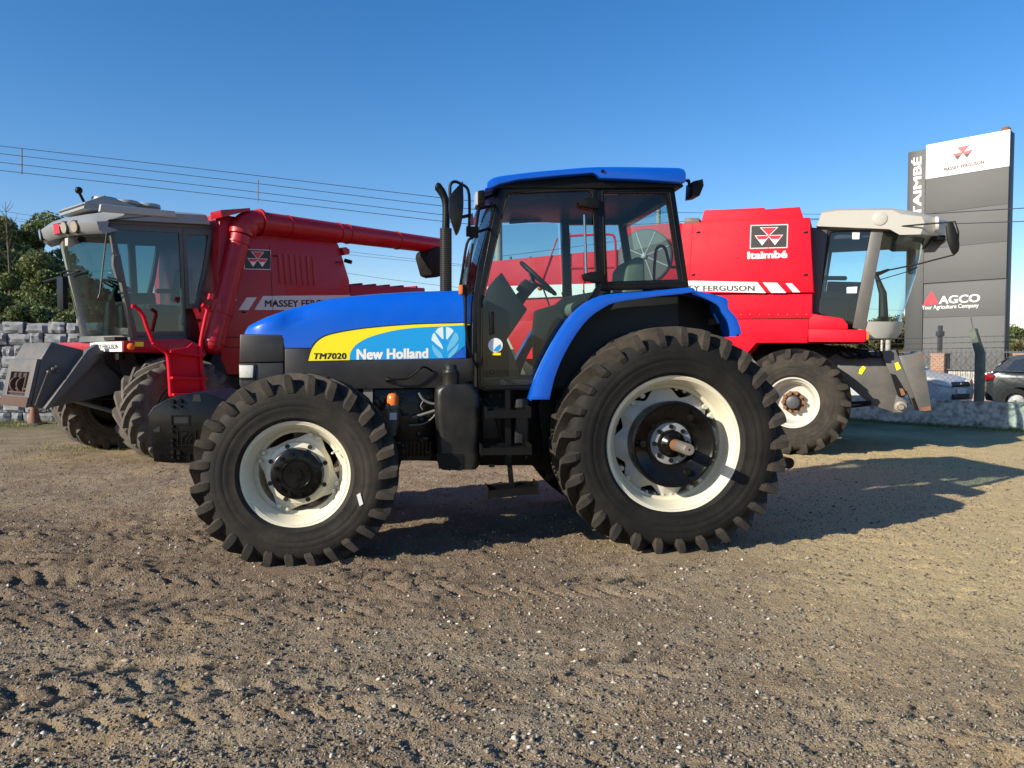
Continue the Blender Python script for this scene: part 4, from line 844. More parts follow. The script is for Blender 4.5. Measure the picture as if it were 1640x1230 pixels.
# front platform, plate, lamps
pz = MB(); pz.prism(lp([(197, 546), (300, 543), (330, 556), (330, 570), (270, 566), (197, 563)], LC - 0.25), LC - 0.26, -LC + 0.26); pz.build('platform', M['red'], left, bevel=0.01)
fx = ll(197, 555, LC - 0.25).x
pq = [Lf.X(150, 548, fx - 0.012), Lf.X(199, 548, fx - 0.012)]
qa = (LC - 0.24, LC + 0.80); z0_, z1_ = ll(197, 563, LC - 0.25).z, ll(197, 547, LC - 0.25).z
plq = [Vector((fx - 0.012, qa[1], z0_)), Vector((fx - 0.012, qa[0], z0_)), Vector((fx - 0.012, qa[0], z1_)), Vector((fx - 0.012, qa[1], z1_))]
np_ = MB().box(fx - 0.011, fx + 0.01, qa[0], qa[1], z0_, z1_).build('name_plate', M['white'], left)
f_ = quadf(plq); lettering('MASSEY FERGUSON', [f_(0.04, 0.25), f_(0.90, 0.25), f_(0.90, 0.75), f_(0.04, 0.75)], M['ink'], np_, off=(-0.0008, 0, 0), bold=0.03)
MB().lathe([(0.0, 0.05), (-0.04, 0.048), (-0.06, 0.03), (-0.065, 0.01)], ll(209, 555, LC - 0.26), 16).build('side_lamp', M['amber'], left)
MB().poly(lp([(216, 547.5), (230, 547.5), (230, 555), (216, 555)], LC - 0.264)).build('warning_label', M['yellow'], left)
# ladder
ld = MB(); LY = -1.60
ld.tube(smooth_path([ll(211, 491, LY), ll(217, 491.5, LY), ll(228, 503, LY), ll(236, 525, LY), ll(245, 548, LY)], 4), 0.026, 10); ld.tube(smooth_path([ll(245, 548, LY), ll(256, 556, LY), ll(268, 566, LY), ll(271, 585, LY), ll(274, 634, LY)], 4), 0.032, 10)
ld.tube(smooth_path([ll(324, 488, LY), ll(332, 495, LY), ll(328, 515, LY), ll(321, 560, LY), ll(327, 628, LY)], 4), 0.026, 10)
ld.prism(lp([(268, 561), (300, 556), (308, 549), (316, 553), (322, 566), (327, 606), (328, 630), (273, 636), (270, 590)], LY + 0.02), LY + 0.01, LY + 0.04)
for (a, b, c, d) in ((268, 563, 322, 570), (271, 605, 327, 606), (273, 632, 328, 630)):
    p, q = ll(a, b, LY), ll(c, d, LY); ld.prism([(p.x, p.z - 0.015), (q.x, q.z - 0.015), (q.x, q.z + 0.015), (p.x, p.z + 0.015)], LY - 0.10, LY + 0.02)
ld.build('ladder', M['redlit'], left, bevel=0.005)
# feeder house: built along the machine, tilting down towards the front
az = 0.72; fe = MB()
fb_ = [(0.35, 1.55), (0.35, 0.85), (-1.10, 0.42), (-1.36, 1.26)]
def fpt(px, py, ly): return Lf.P(px, py, ly)
FN = -0.52
side_ = lp([(134, 561), (152, 552), (161, 568), (73, 655), (82, 610)], FN)
fe.prism(lp([(66, 575), (82, 548), (136, 561), (215, 560), (230, 620), (72, 655), (50, 652)], FN), FN, -FN)
fe.build('feeder_house', M['feeder'], left, bevel=0.012)
MB().prism(lp([(152, 551), (161, 568), (74, 656), (68, 654), (136, 561)], FN - 0.05), FN - 0.14, FN + 0.0).build('feeder_side_rail', M['feeder'], left, bevel=0.006)
pk = lp([(36, 546.5), (82, 548), (49, 652), (11, 634)], FN)
p1, p2 = ll(66, 575, FN), ll(49, 652, FN)           # near front edge; the opening frame runs along the machine's width
dW = 2 * -FN
front = MB()
def fr_pt(s, t, d=0.0):   # s across the width, t from bottom to top of the front plate
    b = p2 + (p1 - p2) * t; return Vector((b.x - d, FN + dW * s, b.z))
ou = [fr_pt(0, 0), fr_pt(1, 0), fr_pt(1, 1), fr_pt(0, 1)]; ii = [fr_pt(0.16, 0.22), fr_pt(0.84, 0.22), fr_pt(0.84, 0.72), fr_pt(0.16, 0.72)]
def ring3(mb, o, i, dv):
    n = len(o); vs = o + i + [p + dv for p in i] + [p + dv for p in o]; fs = []
    for a in range(4):
        b = (a + 1) % 4
        for j in range(n): k = (j + 1) % n; fs.append((a * n + j, a * n + k, b * n + k, b * n + j))
    return mb.add(vs, fs)
ring3(front, ou, ii, Vector((-0.05, 0, 0.0))).build('feeder_face', M['feeder'], left, bevel=0.01)
lo = [fr_pt(0.0, -0.01, 0.055), fr_pt(1, -0.01, 0.055), fr_pt(1, 0.2, 0.055), fr_pt(0, 0.2, 0.055)]
MB().loft([lo, [p + Vector((0.03, 0, 0)) for p in lo]]).build('face_lower_plate', M['rustdark'], left, bevel=0.005)
dk_ = MB(); 
for s in (0.3, 0.5, 0.68): dk_.tube([fr_pt(s, 0.25, 0.02), fr_pt(s, 0.7, 0.02)], 0.02, 8)
for k in range(2): c = fr_pt(0.38 + 0.25 * k, 0.45, 0.0); dk_.lathe([(-0.02, 0.10), (0.02, 0.10)], c, 18, 'y')
for t in (0.28, 0.36): dk_.tube([fr_pt(0.18, t, 0.02), fr_pt(0.82, t, 0.02)], 0.015, 6)
dk_.build('feeder_drive', M['rustdark'], left)
MB().poly([fr_pt(0.16, 0.22, 0.012), fr_pt(0.84, 0.22, 0.012), fr_pt(0.84, 0.72, 0.012), fr_pt(0.16, 0.72, 0.012)]).build('feeder_opening_shade', M['ink'], left)  # flat black sheet on the solid box, standing in for the opening's dark inside
ko = MB().tube([ll(56, 650, FN - 0.02), ll(76, 597, FN - 0.03)], 0.012, 6)
for a, b in ((78, 596), (85, 591), (93, 594), (90, 588)): ko.ball(ll(a, b, FN - 0.04), 0.028, 8, 5)
ko.build('feeder_latch', M['feeder'], left)
# dark underside, drive parts, hoses
un = MB().prism(lp([(150, 568), (330, 565), (345, 600), (330, 640), (180, 640), (110, 640), (125, 600)], -0.55), -0.5, 0.9)
un.cyl((0, -1.0, 0.72), (0, 1.0, 0.72), 0.16); un.build('under_frame', M['black'], left, bevel=0.02)
uh = MB()
for k in range(5): uh.tube(smooth_path([ll(160 + k * 6, 566, -0.7), ll(176 + k * 5, 590 + k * 4, -0.72), ll(210, 605 + k * 5, -0.7), ll(235 + 3 * k, 575, -0.7)], 5), 0.014, 6)
uh.tube([ll(192, 566, -0.8), ll(192, 576, -0.8)], 0.06, 10).tube([ll(224, 567, -0.9), ll(240, 580, -0.9)], 0.02, 6)
uh.build('hydraulic_hoses', M['black'], left)
MB().tube([ll(120, 642, -0.4), ll(185, 660, -0.4)], 0.03, 8).build('lift_cylinder', M['hose'], left)
rW = 0.745
for sd in (1, -1): harvester_wheel(left, (0, -1.36 * sd, 0.715), rW, 0.60, 0.36, 1, sd, M['inkgrey'], M['rust'], tyre1=M['dusty'], tyre2=M['dusty'])
for sd in (1, -1): harvester_wheel(left, (4.0, -1.25 * sd, 0.52), 0.54, 0.34, 0.26, 1, sd, M['rimgrey'], M['rust'], name='steer_wheel', tyre1=M['dusty'], tyre2=M['dusty'], nl=16)

# ------------------------------------------------------------------ RIGHT HARVESTER
rwp = gnd(1268, 727)
Rf = Frame(0, 0, -24.0); Rf.o = Vector((rwp.x, rwp.y, 0)) + Rf.v * 1.47
right = thing('combine_harvester', 'bright sunlit red combine harvester with beige cab roof, its cab facing right', 'combine harvester', Rf.o, Rf.a)
def rp_(pts, ly): return [Rf.P(a, b, ly) for a, b in pts]
def rl_(a, b, ly): return Rf.P(a, b, ly)
SS = -1.30; RC = -0.88
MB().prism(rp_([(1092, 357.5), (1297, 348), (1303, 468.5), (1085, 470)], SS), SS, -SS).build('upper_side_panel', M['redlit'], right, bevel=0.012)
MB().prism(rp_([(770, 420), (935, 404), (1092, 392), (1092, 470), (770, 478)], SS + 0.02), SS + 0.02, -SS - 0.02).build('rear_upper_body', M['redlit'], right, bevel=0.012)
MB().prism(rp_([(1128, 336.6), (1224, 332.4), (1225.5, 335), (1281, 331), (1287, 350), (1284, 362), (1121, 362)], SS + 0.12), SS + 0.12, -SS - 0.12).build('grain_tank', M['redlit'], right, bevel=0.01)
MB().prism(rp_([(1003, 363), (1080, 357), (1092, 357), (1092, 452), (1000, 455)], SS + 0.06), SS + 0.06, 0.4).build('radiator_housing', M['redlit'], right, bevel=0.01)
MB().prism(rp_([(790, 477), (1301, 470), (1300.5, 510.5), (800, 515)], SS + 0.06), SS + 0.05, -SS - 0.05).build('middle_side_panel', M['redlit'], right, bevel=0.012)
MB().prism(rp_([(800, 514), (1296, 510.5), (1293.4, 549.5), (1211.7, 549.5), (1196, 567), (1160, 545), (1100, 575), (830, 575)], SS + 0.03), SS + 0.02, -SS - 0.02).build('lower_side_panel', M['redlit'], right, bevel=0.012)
MB().prism(rp_([(1096, 351), (1100, 349), (1119, 349), (1121, 357), (1096, 358)], SS + 0.3), SS + 0.28, SS + 0.8).build('vent_box', M['feeder'], right, bevel=0.01)
sm_ = MB()
for q in ([(1109, 358), (1104, 450)], [(1232, 351), (1228, 468)]): sm_.tube([p + Vector((0, -0.001, 0)) for p in rp_(q, SS)], 0.005, 4)
sm_.build('panel_seam', M['logored'], right)
for a_, b_ in ((1118, 372), (1110, 440), (1290, 372), (1290, 440)):
    q = rl_(a_, b_, SS); MB().box(q.x - 0.03, q.x + 0.03, SS - 0.014, SS + 0.01, q.z - 0.012, q.z + 0.012).build('panel_latch', M['black'], right, bevel=0.004)
for k in range(9):
    q = rl_(1172 + 15 * k, 504, SS + 0.05); MB().lathe([(0.0, 0.012), (-0.008, 0.011), (-0.011, 0.004)], q, 8).build('panel_bolt', M['logored'], right)
for q in ([(1180, 511), (1296, 509.5)],): MB().tube([p + Vector((0, 0.002, 0)) for p in rp_(q, SS + 0.02)], 0.006, 4).build('panel_seam', M['ink'], right)
st_ = MB()
for q in ([(780, 459), (1110, 449.6), (1213, 451.8), (1226.5, 469.3), (1110, 466), (780, 480)], [(1221.5, 452.2), (1244.6, 453), (1259, 469), (1235, 469)], [(1258, 453.7), (1268, 453.7), (1281.5, 468), (1270, 468)]): st_.poly(rp_(q, SS - 0.0025))
st_.build('side_stripe', M['white'], right)
lettering('MASSEY FERGUSON', rp_([(1066, 466.2), (1209, 466.2), (1209, 457.2), (1066, 457)], SS - 0.003), M['inkgrey'], right, bold=0.045, spacing=1.05)
tri_logo(quadf(rp_([(1202.5, 397), (1259.5, 395.5), (1260.5, 360.5), (1203.5, 362)], SS)), (0, -0.0035, 0), right, plate=True)
lettering('Itaimbé', rp_([(1197, 415), (1261, 413), (1261, 401), (1197, 403)], SS - 0.001), M['white'], right, bold=0.045)
# rotary screen and hand rail seen through the tractor cab
scn = MB(); c = rl_(1034, 411, SS + 0.05); scn.lathe([(0.0, 0.44), (-0.06, 0.44), (-0.075, 0.42), (-0.085, 0.05)], c, 48); scn = scn.build('rotary_screen', M['cabgrey'], right)
spk = MB()
for k in range(8):
    a = rad(20 + 45 * k); spk.tube([c + Vector((0.04 * math.cos(a), -0.085, 0.04 * math.sin(a))), c + Vector((0.42 * math.cos(a), -0.08, 0.42 * math.sin(a)))], 0.008, 5)
spk.ball(c + Vector((0, -0.09, 0)), 0.05, 10, 6); spk.build('screen_spokes', M['silvervinyl'], scn)
hr = MB()
hr.tube(smooth_path([rl_(912, 470, SS), rl_(912, 381, SS), rl_(914, 378, SS), rl_(940, 376.5, SS), rl_(976, 375.5, SS), rl_(984, 381, SS), rl_(986, 400, SS), rl_(986, 445, SS)], 3), 0.02, 8).tube([rl_(912, 429, SS), rl_(986, 427, SS)], 0.018, 8).tube([rl_(893, 381, SS), rl_(866, 455, SS)], 0.012, 6).tube([rl_(935, 404, SS), rl_(935, 470, SS)], 0.012, 6)
hr.build('hand_rail', M['redlit'], right)
MB().prism(rp_([(975, 402), (985, 402), (986, 425), (974, 425)], SS + 0.1), SS + 0.1, SS + 0.4).build('air_filter', M['feeder'], right, bevel=0.02)
# front lower red parts
MB().prism(rp_([(1296, 511), (1301, 502.5), (1349.5, 510), (1358, 519.5), (1358, 527), (1295, 527)], SS + 0.03), SS + 0.03, -SS - 0.03).build('platform_guard', M['redlit'], right, bevel=0.01)
bm_ = MB().prism(rp_([(1294.6, 527), (1387.5, 528), (1386, 548), (1294.6, 548)], SS + 0.01), SS + 0.01, -SS - 0.01).build('platform_beam', M['redlit'], right, bevel=0.012)
bx_ = rl_(1386, 537, SS).x; MB().box(bx_, bx_ + 0.05, SS + 0.03, SS + 0.18, rl_(1386, 544, SS).z, rl_(1386, 531, SS).z).build('side_lamp', M['amber'], right, bevel=0.01)
# cab
cr = MB()
dR = rp_([(1331, 373), (1336, 371), (1392, 370), (1395, 372), (1370, 514), (1366, 516), (1312, 502), (1311, 496)], RC); dR2 = rp_([(1324, 368), (1334, 366), (1397, 365), (1399, 368), (1374, 520), (1368, 522), (1309, 507), (1307, 497)], RC)
for sg in (-1, 1):
    a, b = [[Vector((p.x, p.y * -sg, p.z)) for p in q] for q in (dR, dR2)]
    y0, y1 = (RC, RC + 0.06) if sg < 0 else (-RC - 0.06, -RC)
    fo = MB().ring(b, a, y0, y1).build('cab_door', M['black'], right, bevel=0.005); MB().poly([Vector((p.x, p.y * 0.97, p.z)) for p in a]).build('pane', G['right'], fo)
    pl_ = rp_([(1396, 364), (1416, 364), (1386, 528), (1365, 526)], RC - 0.01); pl_ = [Vector((p.x, 0, p.z)) for p in pl_]
    cr.prism(pl_, RC - 0.012 if sg < 0 else -RC - 0.09, RC + 0.09 if sg < 0 else -RC + 0.012)
cr.prism(rp_([(1307, 362), (1456, 364), (1455, 369), (1310, 369)], RC), RC - 0.005, -RC + 0.005)
cr.build('cab_frame', M['cabgrey'], right, bevel=0.01)
MB().prism(rp_([(1299, 364), (1326, 366), (1310, 508), (1299, 508)], RC - 0.02), RC - 0.02, -RC + 0.02).build('cab_rear_wall', M['inkgrey'], right, bevel=0.012)
wtR, wbR = rl_(1416, 367, RC), rl_(1386, 515, RC); wsr = []; wsk = []
for t in range(13):
    y = RC + (-2 * RC) * t / 12; k = 1 - abs(y / RC) ** 5
    wsr.append([Vector((wtR.x + 0.60 * k, y, wtR.z)), Vector(((wtR.x + wbR.x) / 2 + 0.58 * k, y, (wtR.z + wbR.z) / 2)), Vector((wbR.x + 0.50 * k, y, wbR.z))])
    wsk.append([Vector((wbR.x + 0.55 * k, y, wbR.z)), Vector((wbR.x + 0.52 * k, y, wbR.z - 0.16)), Vector((wbR.x + 0.45 * k, y, wbR.z - 0.25)), Vector((wbR.x - 0.1, y, wbR.z - 0.25)), Vector((wbR.x - 0.1, y, wbR.z))])
MB().loft(wsr, closed=False).build('windscreen', G['right'], right, ang=60)
MB().loft(wsk).build('front_skirt', M['roofbeige'], right)
flz = rl_(1368, 518, RC).z
MB().box(rl_(1312, 500, RC).x, wbR.x, RC + 0.08, -RC - 0.08, flz - 0.06, flz + 0.02).build('cab_floor', M['interior'], right)
cab_inside(Rf, right, 1, rl_(1330, 450, 0).x + 0.05, flz)
MB().prism(rp_([(1312, 480), (1370, 480), (1368, 516), (1312, 502)], 0.5), 0.42, 0.66).build('side_console', M['interior'], right, bevel=0.02)
MB().box(rl_(1326, 370, RC).x, wtR.x + 0.2, RC + 0.08, -RC - 0.08, wtR.z - 0.10, wtR.z - 0.01).build('headliner', M['liner'], right, bevel=0.02)
MB().poly(rp_([(1365, 371.5), (1377, 371.5), (1376, 383), (1365, 383)], RC + 0.02)).build('window_sticker', M['white'], right)
MB().poly(rp_([(1356, 460), (1373, 459), (1372, 469.5), (1356, 469.5)], RC + 0.02)).build('window_sticker', M['leafwhite'], right)
# roof
xn2 = rl_(1456, 364, RC).x; zlo2 = rl_(1456, 366, RC - 0.05).z; zb2 = rl_(1308, 363, RC - 0.05).z; zt2 = rl_(1314, 337, RC - 0.05).z; zt3 = rl_(1429, 332, RC - 0.05).z; xr2 = rl_(1308, 363, RC - 0.05).x; xm = rl_(1429, 332, RC - 0.05).x
secs = []
for t in range(17):
    y = -0.98 + 1.96 * t / 16; k = 1 - abs(y / 0.98) ** 2.6; e = max(0, (abs(y / 0.98) - 0.88) / 0.12) ** 2; bx = xm + 0.42 + 0.42 * k
    secs.append([Vector((xr2, y, zb2)), Vector((xr2 + 0.07, y, zt2 - 0.05 * e)), Vector((xr2 + 0.3, y, zt2 + 0.02 - 0.05 * e)), Vector((xm, y, zt3 - 0.05 * e)), Vector((bx - 0.30, y, zt3 - 0.06 - 0.06 * e)), Vector((bx - 0.04, y, zt3 - 0.17)), Vector((bx, y, zlo2 + 0.06)), Vector((bx - 0.05, y, zlo2 - 0.10)), Vector((bx - 0.32, y, zlo2 - 0.09)), Vector((bx - 0.45, y, zlo2 + 0.0)), Vector((xm - 0.1, y, zlo2 + 0.01))])
roofR = MB().loft(secs).build('roof', M['roofbeige'], right, ang=45)
MB().lathe([(0.01, 0.105), (-0.012, 0.10), (-0.018, 0.085), (-0.018, 0.01)], rl_(1409, 350, -0.98), 28).build('roof_cap', M['roofbeige'], roofR)
for y in (-0.80, 0.8):
    k = 1 - abs(y / 0.98) ** 2.6; bx = xm + 0.42 + 0.42 * k; MB().lathe([(-0.02, 0.11), (0.02, 0.11), (0.03, 0.09), (0.03, 0.01)], (bx - 0.01, y, zlo2 + 0.06), 24, 'x').build('roof_lamp', M['lamp'], roofR)
k0 = xm + 0.84; MB().box(k0 - 0.3, k0 - 0.12, -0.7, 0.7, zlo2 - 0.17, zlo2 - 0.09).build('roof_light_bar', M['black'], roofR, bevel=0.02)
# mirrors on long arms
mo = rl_(1524, 382, RC - 0.35)
mr_ = MB().prism([(p.x, p.z) for p in rp_(sm2([(1515, 361), (1519, 357), (1526, 358), (1534, 380), (1536, 398), (1530, 407), (1524, 404), (1517, 385)], 2), RC - 0.35)], RC - 0.40, RC - 0.31)
mr_.tube([rl_(1416, 365, RC), rl_(1480, 359, RC - 0.2), rl_(1530, 355, RC - 0.36), rl_(1535, 372, RC - 0.36), rl_(1534, 402, RC - 0.36), rl_(1528, 408, RC - 0.36), rl_(1470, 423, RC - 0.2), rl_(1402, 437, RC)], 0.012, 8)
mr_.build('mirror', M['black'], right, bevel=0.012)
mi2 = MB().prism([(p.x, p.z) for p in rp_([(1453, 399), (1464, 398), (1467, 402), (1466, 436), (1460, 440), (1453, 437)], 0.7)], 0.68, 0.76)
mi2.tube([rl_(1402, 450, RC), rl_(1450, 436, RC - 0.05), rl_(1470, 428, RC - 0.1)], 0.008, 6)
mi2.build('mirror', M['black'], right, bevel=0.01)
# feeder house
FR = -0.62
fh_ = MB().prism(rp_([(1326, 574), (1345, 562), (1418, 574), (1428, 602), (1438, 632), (1430, 660), (1396, 649), (1359, 618), (1330, 600)], FR), FR, -FR)
fh_.build('feeder_house', M['feeder'], right, bevel=0.012)
MB().prism(rp_([(1340, 566), (1412, 562), (1420, 578), (1432, 602), (1400, 600), (1345, 580)], FR + 0.1), FR + 0.1, -FR - 0.1).build('feeder_top', M['feeder'], right, bevel=0.01)
MB().prism(rp_([(1410, 562), (1434, 560), (1474, 657), (1466, 657), (1452, 626), (1438, 632), (1425, 598)], FR - 0.06), FR - 0.08, FR + 0.06).build('feeder_side_rail', M['feeder'], right, bevel=0.006)
MB().prism(rp_([(1434, 560), (1438, 560), (1478, 657), (1473, 658)], FR - 0.07), FR - 0.09, -FR).build('face_gap', M['black'], right)
MB().prism(rp_([(1439, 570), (1447, 569), (1468, 566), (1474, 561.5), (1478, 566), (1491, 650), (1491, 657), (1473, 658.5)], FR - 0.14), FR - 0.15, -FR + 0.15).build('feeder_face', M['feeder'], right, bevel=0.008)
MB().prism(rp_([(1474, 656), (1476, 653), (1491, 650), (1491, 657), (1480, 658.5)], FR - 0.152), FR - 0.153, FR - 0.14).poly(rp_([(1476, 563), (1479, 570), (1481, 578), (1478, 574)], FR - 0.152)).build('rust_patch', M['rust'], right)
rr1 = MB().prism(rp_([(1426, 598), (1434, 600), (1452, 630), (1448, 636), (1438, 634)], FR - 0.085), FR - 0.10, FR - 0.06).prism(rp_([(1459, 638), (1464, 637), (1473, 656), (1466, 657)], FR - 0.085), FR - 0.11, FR - 0.07); rr1.build('drive_bracket', M['black'], right)
MB().prism(rp_([(1440, 622), (1446, 622), (1450, 632), (1444, 634)], FR - 0.10), FR - 0.115, FR - 0.10).build('rust_patch', M['rust'], right)
dc = rl_(1442, 651, FR - 0.02)
MB().prism(rp_([(1431, 650), (1436, 632), (1452, 642), (1454, 652), (1446, 661), (1430, 661)], FR - 0.05), FR - 0.06, FR).build('shaft_plate', M['feeder'], right, bevel=0.004)
MB().lathe([(0, 0.085), (-0.08, 0.085), (-0.085, 0.05), (-0.16, 0.04), (-0.16, 0.01)], dc, 20).build('drive_shaft', M['steel'], right, ang=40)
for q in ([(1377, 591), (1382, 586), (1387, 589), (1380, 600), (1375, 598)], [(1432.5, 582), (1438, 579.5), (1443, 590), (1436, 593.5)]): MB().poly(rp_(q, FR - 0.012 if q[0][0] < 1400 else FR - 0.084)).build('warning_label', M['yellow'], right)
uR = MB().prism(rp_([(1215, 549), (1300, 549), (1390, 560), (1400, 575), (1330, 600), (1290, 640), (1230, 600), (1200, 570)], -0.6), -0.55, 0.9); uR.cyl((0, -1.2, 0.78), (0, 1.2, 0.78), 0.16)
uR.prism(rp_([(830, 575), (1180, 560), (1180, 640), (860, 640)], SS + 0.25), SS + 0.25, -SS - 0.25)
uR.build('under_frame', M['black'], right, bevel=0.02)
hb_ = MB()
for k in range(7): hb_.tube(smooth_path([rl_(1330 + 4 * k, 553, -0.8), rl_(1342 + 6 * k, 567 + (k % 3) * 3, -0.82), rl_(1362 + 6 * k, 572, -0.8), rl_(1380 + 5 * k, 566 + k, -0.75)], 5), 0.013, 6)
hb_.tube(smooth_path([rl_(1404, 574, -0.7), rl_(1402, 563, -0.7), rl_(1408, 560, -0.7), rl_(1414, 570, -0.7)], 4), 0.012, 6)
hb_.build('hydraulic_hoses', M['black'], right)
MB().tube([rl_(1358, 646, -0.7), rl_(1395, 644, -0.65)], 0.025, 8).tube([rl_(1358, 652, -0.7), rl_(1395, 648, -0.65)], 0.02, 8).build('lift_cylinder', M['black'], right)
for sd in (1, -1): harvester_wheel(right, (0, -1.45 * sd, 0.765), 0.80, 0.58, 0.37, -1, sd, M['rimgrey'], M['rust'], tyre1=M['dusty'] if sd < 0 else M['rubber'], tyre2=M['rubber'])
for sd in (1, -1): harvester_wheel(right, (-3.9, -1.2 * sd, 0.52), 0.54, 0.34, 0.26, -1, sd, M['rimgrey'], M['rust'], name='steer_wheel', nl=16)
# ------------------------------------------------------------------ GROUND
def hash2(ix, iy, s):
    n = (ix * 374761393 + iy * 668265263 + s * 974634777) & 0xFFFFFFFF; n = ((n ^ (n >> 13)) * 1274126177) & 0xFFFFFFFF
    return ((n ^ (n >> 16)) & 0xFFFFFF) / float(0xFFFFFF)
def vnoise(x, y, s):
    ix = np.floor(x).astype(np.int64); iy = np.floor(y).astype(np.int64); fx = x - ix; fy = y - iy
    ux = fx * fx * fx * (fx * (fx * 6 - 15) + 10); uy = fy * fy * fy * (fy * (fy * 6 - 15) + 10)
    a = hash2(ix, iy, s); b = hash2(ix + 1, iy, s); c = hash2(ix, iy + 1, s); d = hash2(ix + 1, iy + 1, s)
    return (a + (b - a) * ux) * (1 - uy) + (c + (d - c) * ux) * uy - 0.5
def fbm(x, y, s, o=4, g=0.5):
    r = 0; a = 1.0
    for k in range(o): r = r + a * vnoise(x * 2 ** k + 17.3 * k, y * 2 ** k - 9.1 * k, s + k); a *= g
    return r
def sst(a, b, x): t = np.clip((x - a) / (b - a), 0, 1); return t * t * (3 - 2 * t)
def mud(x, y):          # churned ground: left of the tractor and along the wheel track
    m = sst(0.6, -0.6, x - 0.25 * (y - 4)) * sst(9.0, 6.5, y)
    return np.clip(m * (0.75 + 0.9 * vnoise(x * 0.5, y * 0.5, 5)), 0, 1)
TRK = [(-9.0, 3.55, -0.7, 4.4, 0.55, 1.0), (-8.0, 5.3, 1.0, 4.75, 0.5, 0.9), (-3.5, 3.2, 0.8, 3.55, 0.34, 0.85), (-2.6, 2.5, 3.5, 3.1, 0.34, 0.35), (0.6, 3.9, 6.0, 3.3, 0.40, 0.14), (-0.5, 2.9, 3.5, 2.2, 0.36, 0.30), (1.6, 5.0, 7.0, 4.6, 0.45, 0.12), (0.9, 3.3, 2.4, 1.9, 0.36, 0.4), (-9, 6.6, -1.5, 6.0, 0.5, 0.8), (-6.5, 3.9, -1.2, 5.1, 0.5, 0.9), (-4.0, 2.75, 0.4, 3.3, 0.4, 0.9)]
def ridged(x, y, s, o=3, g=0.55):
    r = 0; a = 1.0
    for k in range(o): r = r + a * (0.25 - np.abs(vnoise(x * 2 ** k + 5.1 * k, y * 2 ** k + 3.7 * k, s + k))); a *= g
    return r
def height(x, y):
    mm = mud(x, y); near = sst(40, 12, y) * sst(40, 15, np.abs(x))
    wx = x + 0.12 * fbm(x * 1.3, y * 1.3, 41, 2); wy_ = y + 0.12 * fbm(x * 1.3, y * 1.3, 43, 2)
    h = 0.025 * fbm(x * 0.55, y * 0.55, 1, 3) + (0.008 + 0.012 * mm) * fbm(x * 2.3, y * 2.3, 11, 3)
    bnd = np.exp(-((y - 5.3 + 0.12 * x) / 1.25) ** 2) * sst(1.6, 0.3, x)
    cl = sst(-0.25, 0.35, fbm(x * 1.2, y * 1.2, 47, 3))
    h = h - mm * 0.010 * sst(0.20, 0.38, vnoise(x * 5.5 + y, y * 8.0, 51)) - 0.012 * (1 - mm) * sst(0.22, 0.4, vnoise(x * 6, y * 8, 53))
    h = h + np.maximum(mm, bnd * 0.8) * cl * (0.055 + 0.110 * bnd) * ridged(wx * 1.5 + wy_ * 0.7, wy_ * 8.5 - wx * 0.9, 21, 3) + (0.004 + 0.006 * mm) * fbm(x * 9, y * 12, 25, 3, 0.62)
    hg = fbm(x * 27, y * 27, 31, 3, 0.7); h = h + (0.008 + 0.004 * mm) * hg + 0.005 * vnoise(x * 58, y * 58, 39) + 0.008 * np.clip(vnoise(x * 17, y * 17, 37) - 0.22, 0, 1)
    for x0, y0, x1, y1, wd, dp in TRK:
        dx, dy = x1 - x0, y1 - y0; L_ = math.hypot(dx, dy); tx, ty = dx / L_, dy / L_
        s = (x - x0) * tx + (y - y0) * ty; c = -(x - x0) * ty + (y - y0) * tx
        s = s + 0.05 * fbm(x * 1.5, y * 1.5, 61, 2); c = c + 0.08 * vnoise(x * 0.7, y * 0.7, 63)
        ins = sst(wd * 0.55, wd * 0.42, np.abs(c)) * sst(-0.2, 0.3, s) * sst(L_ + 0.2, L_ - 0.3, s)
        ph = s / 0.17 - np.abs(c) / 0.17 * 0.9 + np.where(c > 0, 0.5, 0.0); f = ph - np.floor(ph)
        bar = sst(0.0, 0.18, f) * sst(0.52, 0.34, f) * sst(0.02, 0.05, np.abs(c))
        wv = np.clip(0.70 + 1.3 * fbm(x * 1.1, y * 1.1, 71, 3), 0, 1.2)
        h = h - ins * dp * wv * (0.004 + (0.034 + 0.022 * bnd) * bar) + dp * wv * 0.020 * np.exp(-((np.abs(c) - wd * 0.62) / 0.07) ** 2) * sst(0, 0.4, s) * sst(L_, L_ - 0.4, s)
    return h * near
def axis_pts(lo, hi, step, far, g):
    a = list(np.arange(lo, hi, step)); s = step; x = a[-1]
    while x < far: s *= g; x += s; a.append(x)
    s = step; x = a[0]; b = []
    while x > -far: s *= g; x -= s; b.append(x)
    return np.array(b[::-1] + a)
gx = axis_pts(-5.5, 6.5, 0.0165, 900, 1.045)
gy = [1.6]
while gy[-1] < 12: gy.append(gy[-1] + 0.0042 * gy[-1])
s = 0.05
while gy[-1] < 1200: s *= 1.06; gy.append(gy[-1] + s)
gy = np.array([-60, -25, -10, -4, -1.5, 0.2, 1.0] + gy)
X, Y = np.meshgrid(gx, gy); Z = height(X, Y)
def flat_under(cx, cy, r): 
    global Z
    w = np.exp(-(((X - cx) ** 2 + (Y - cy) ** 2) / r ** 2) ** 2); Z = Z * (1 - w) + 0.012 * w
for loc_ in (wf, wf2, wr, wr2):
    p = T.o + T.u * loc_.location.x + T.v * loc_.location.y; flat_under(p.x, p.y, 0.30)
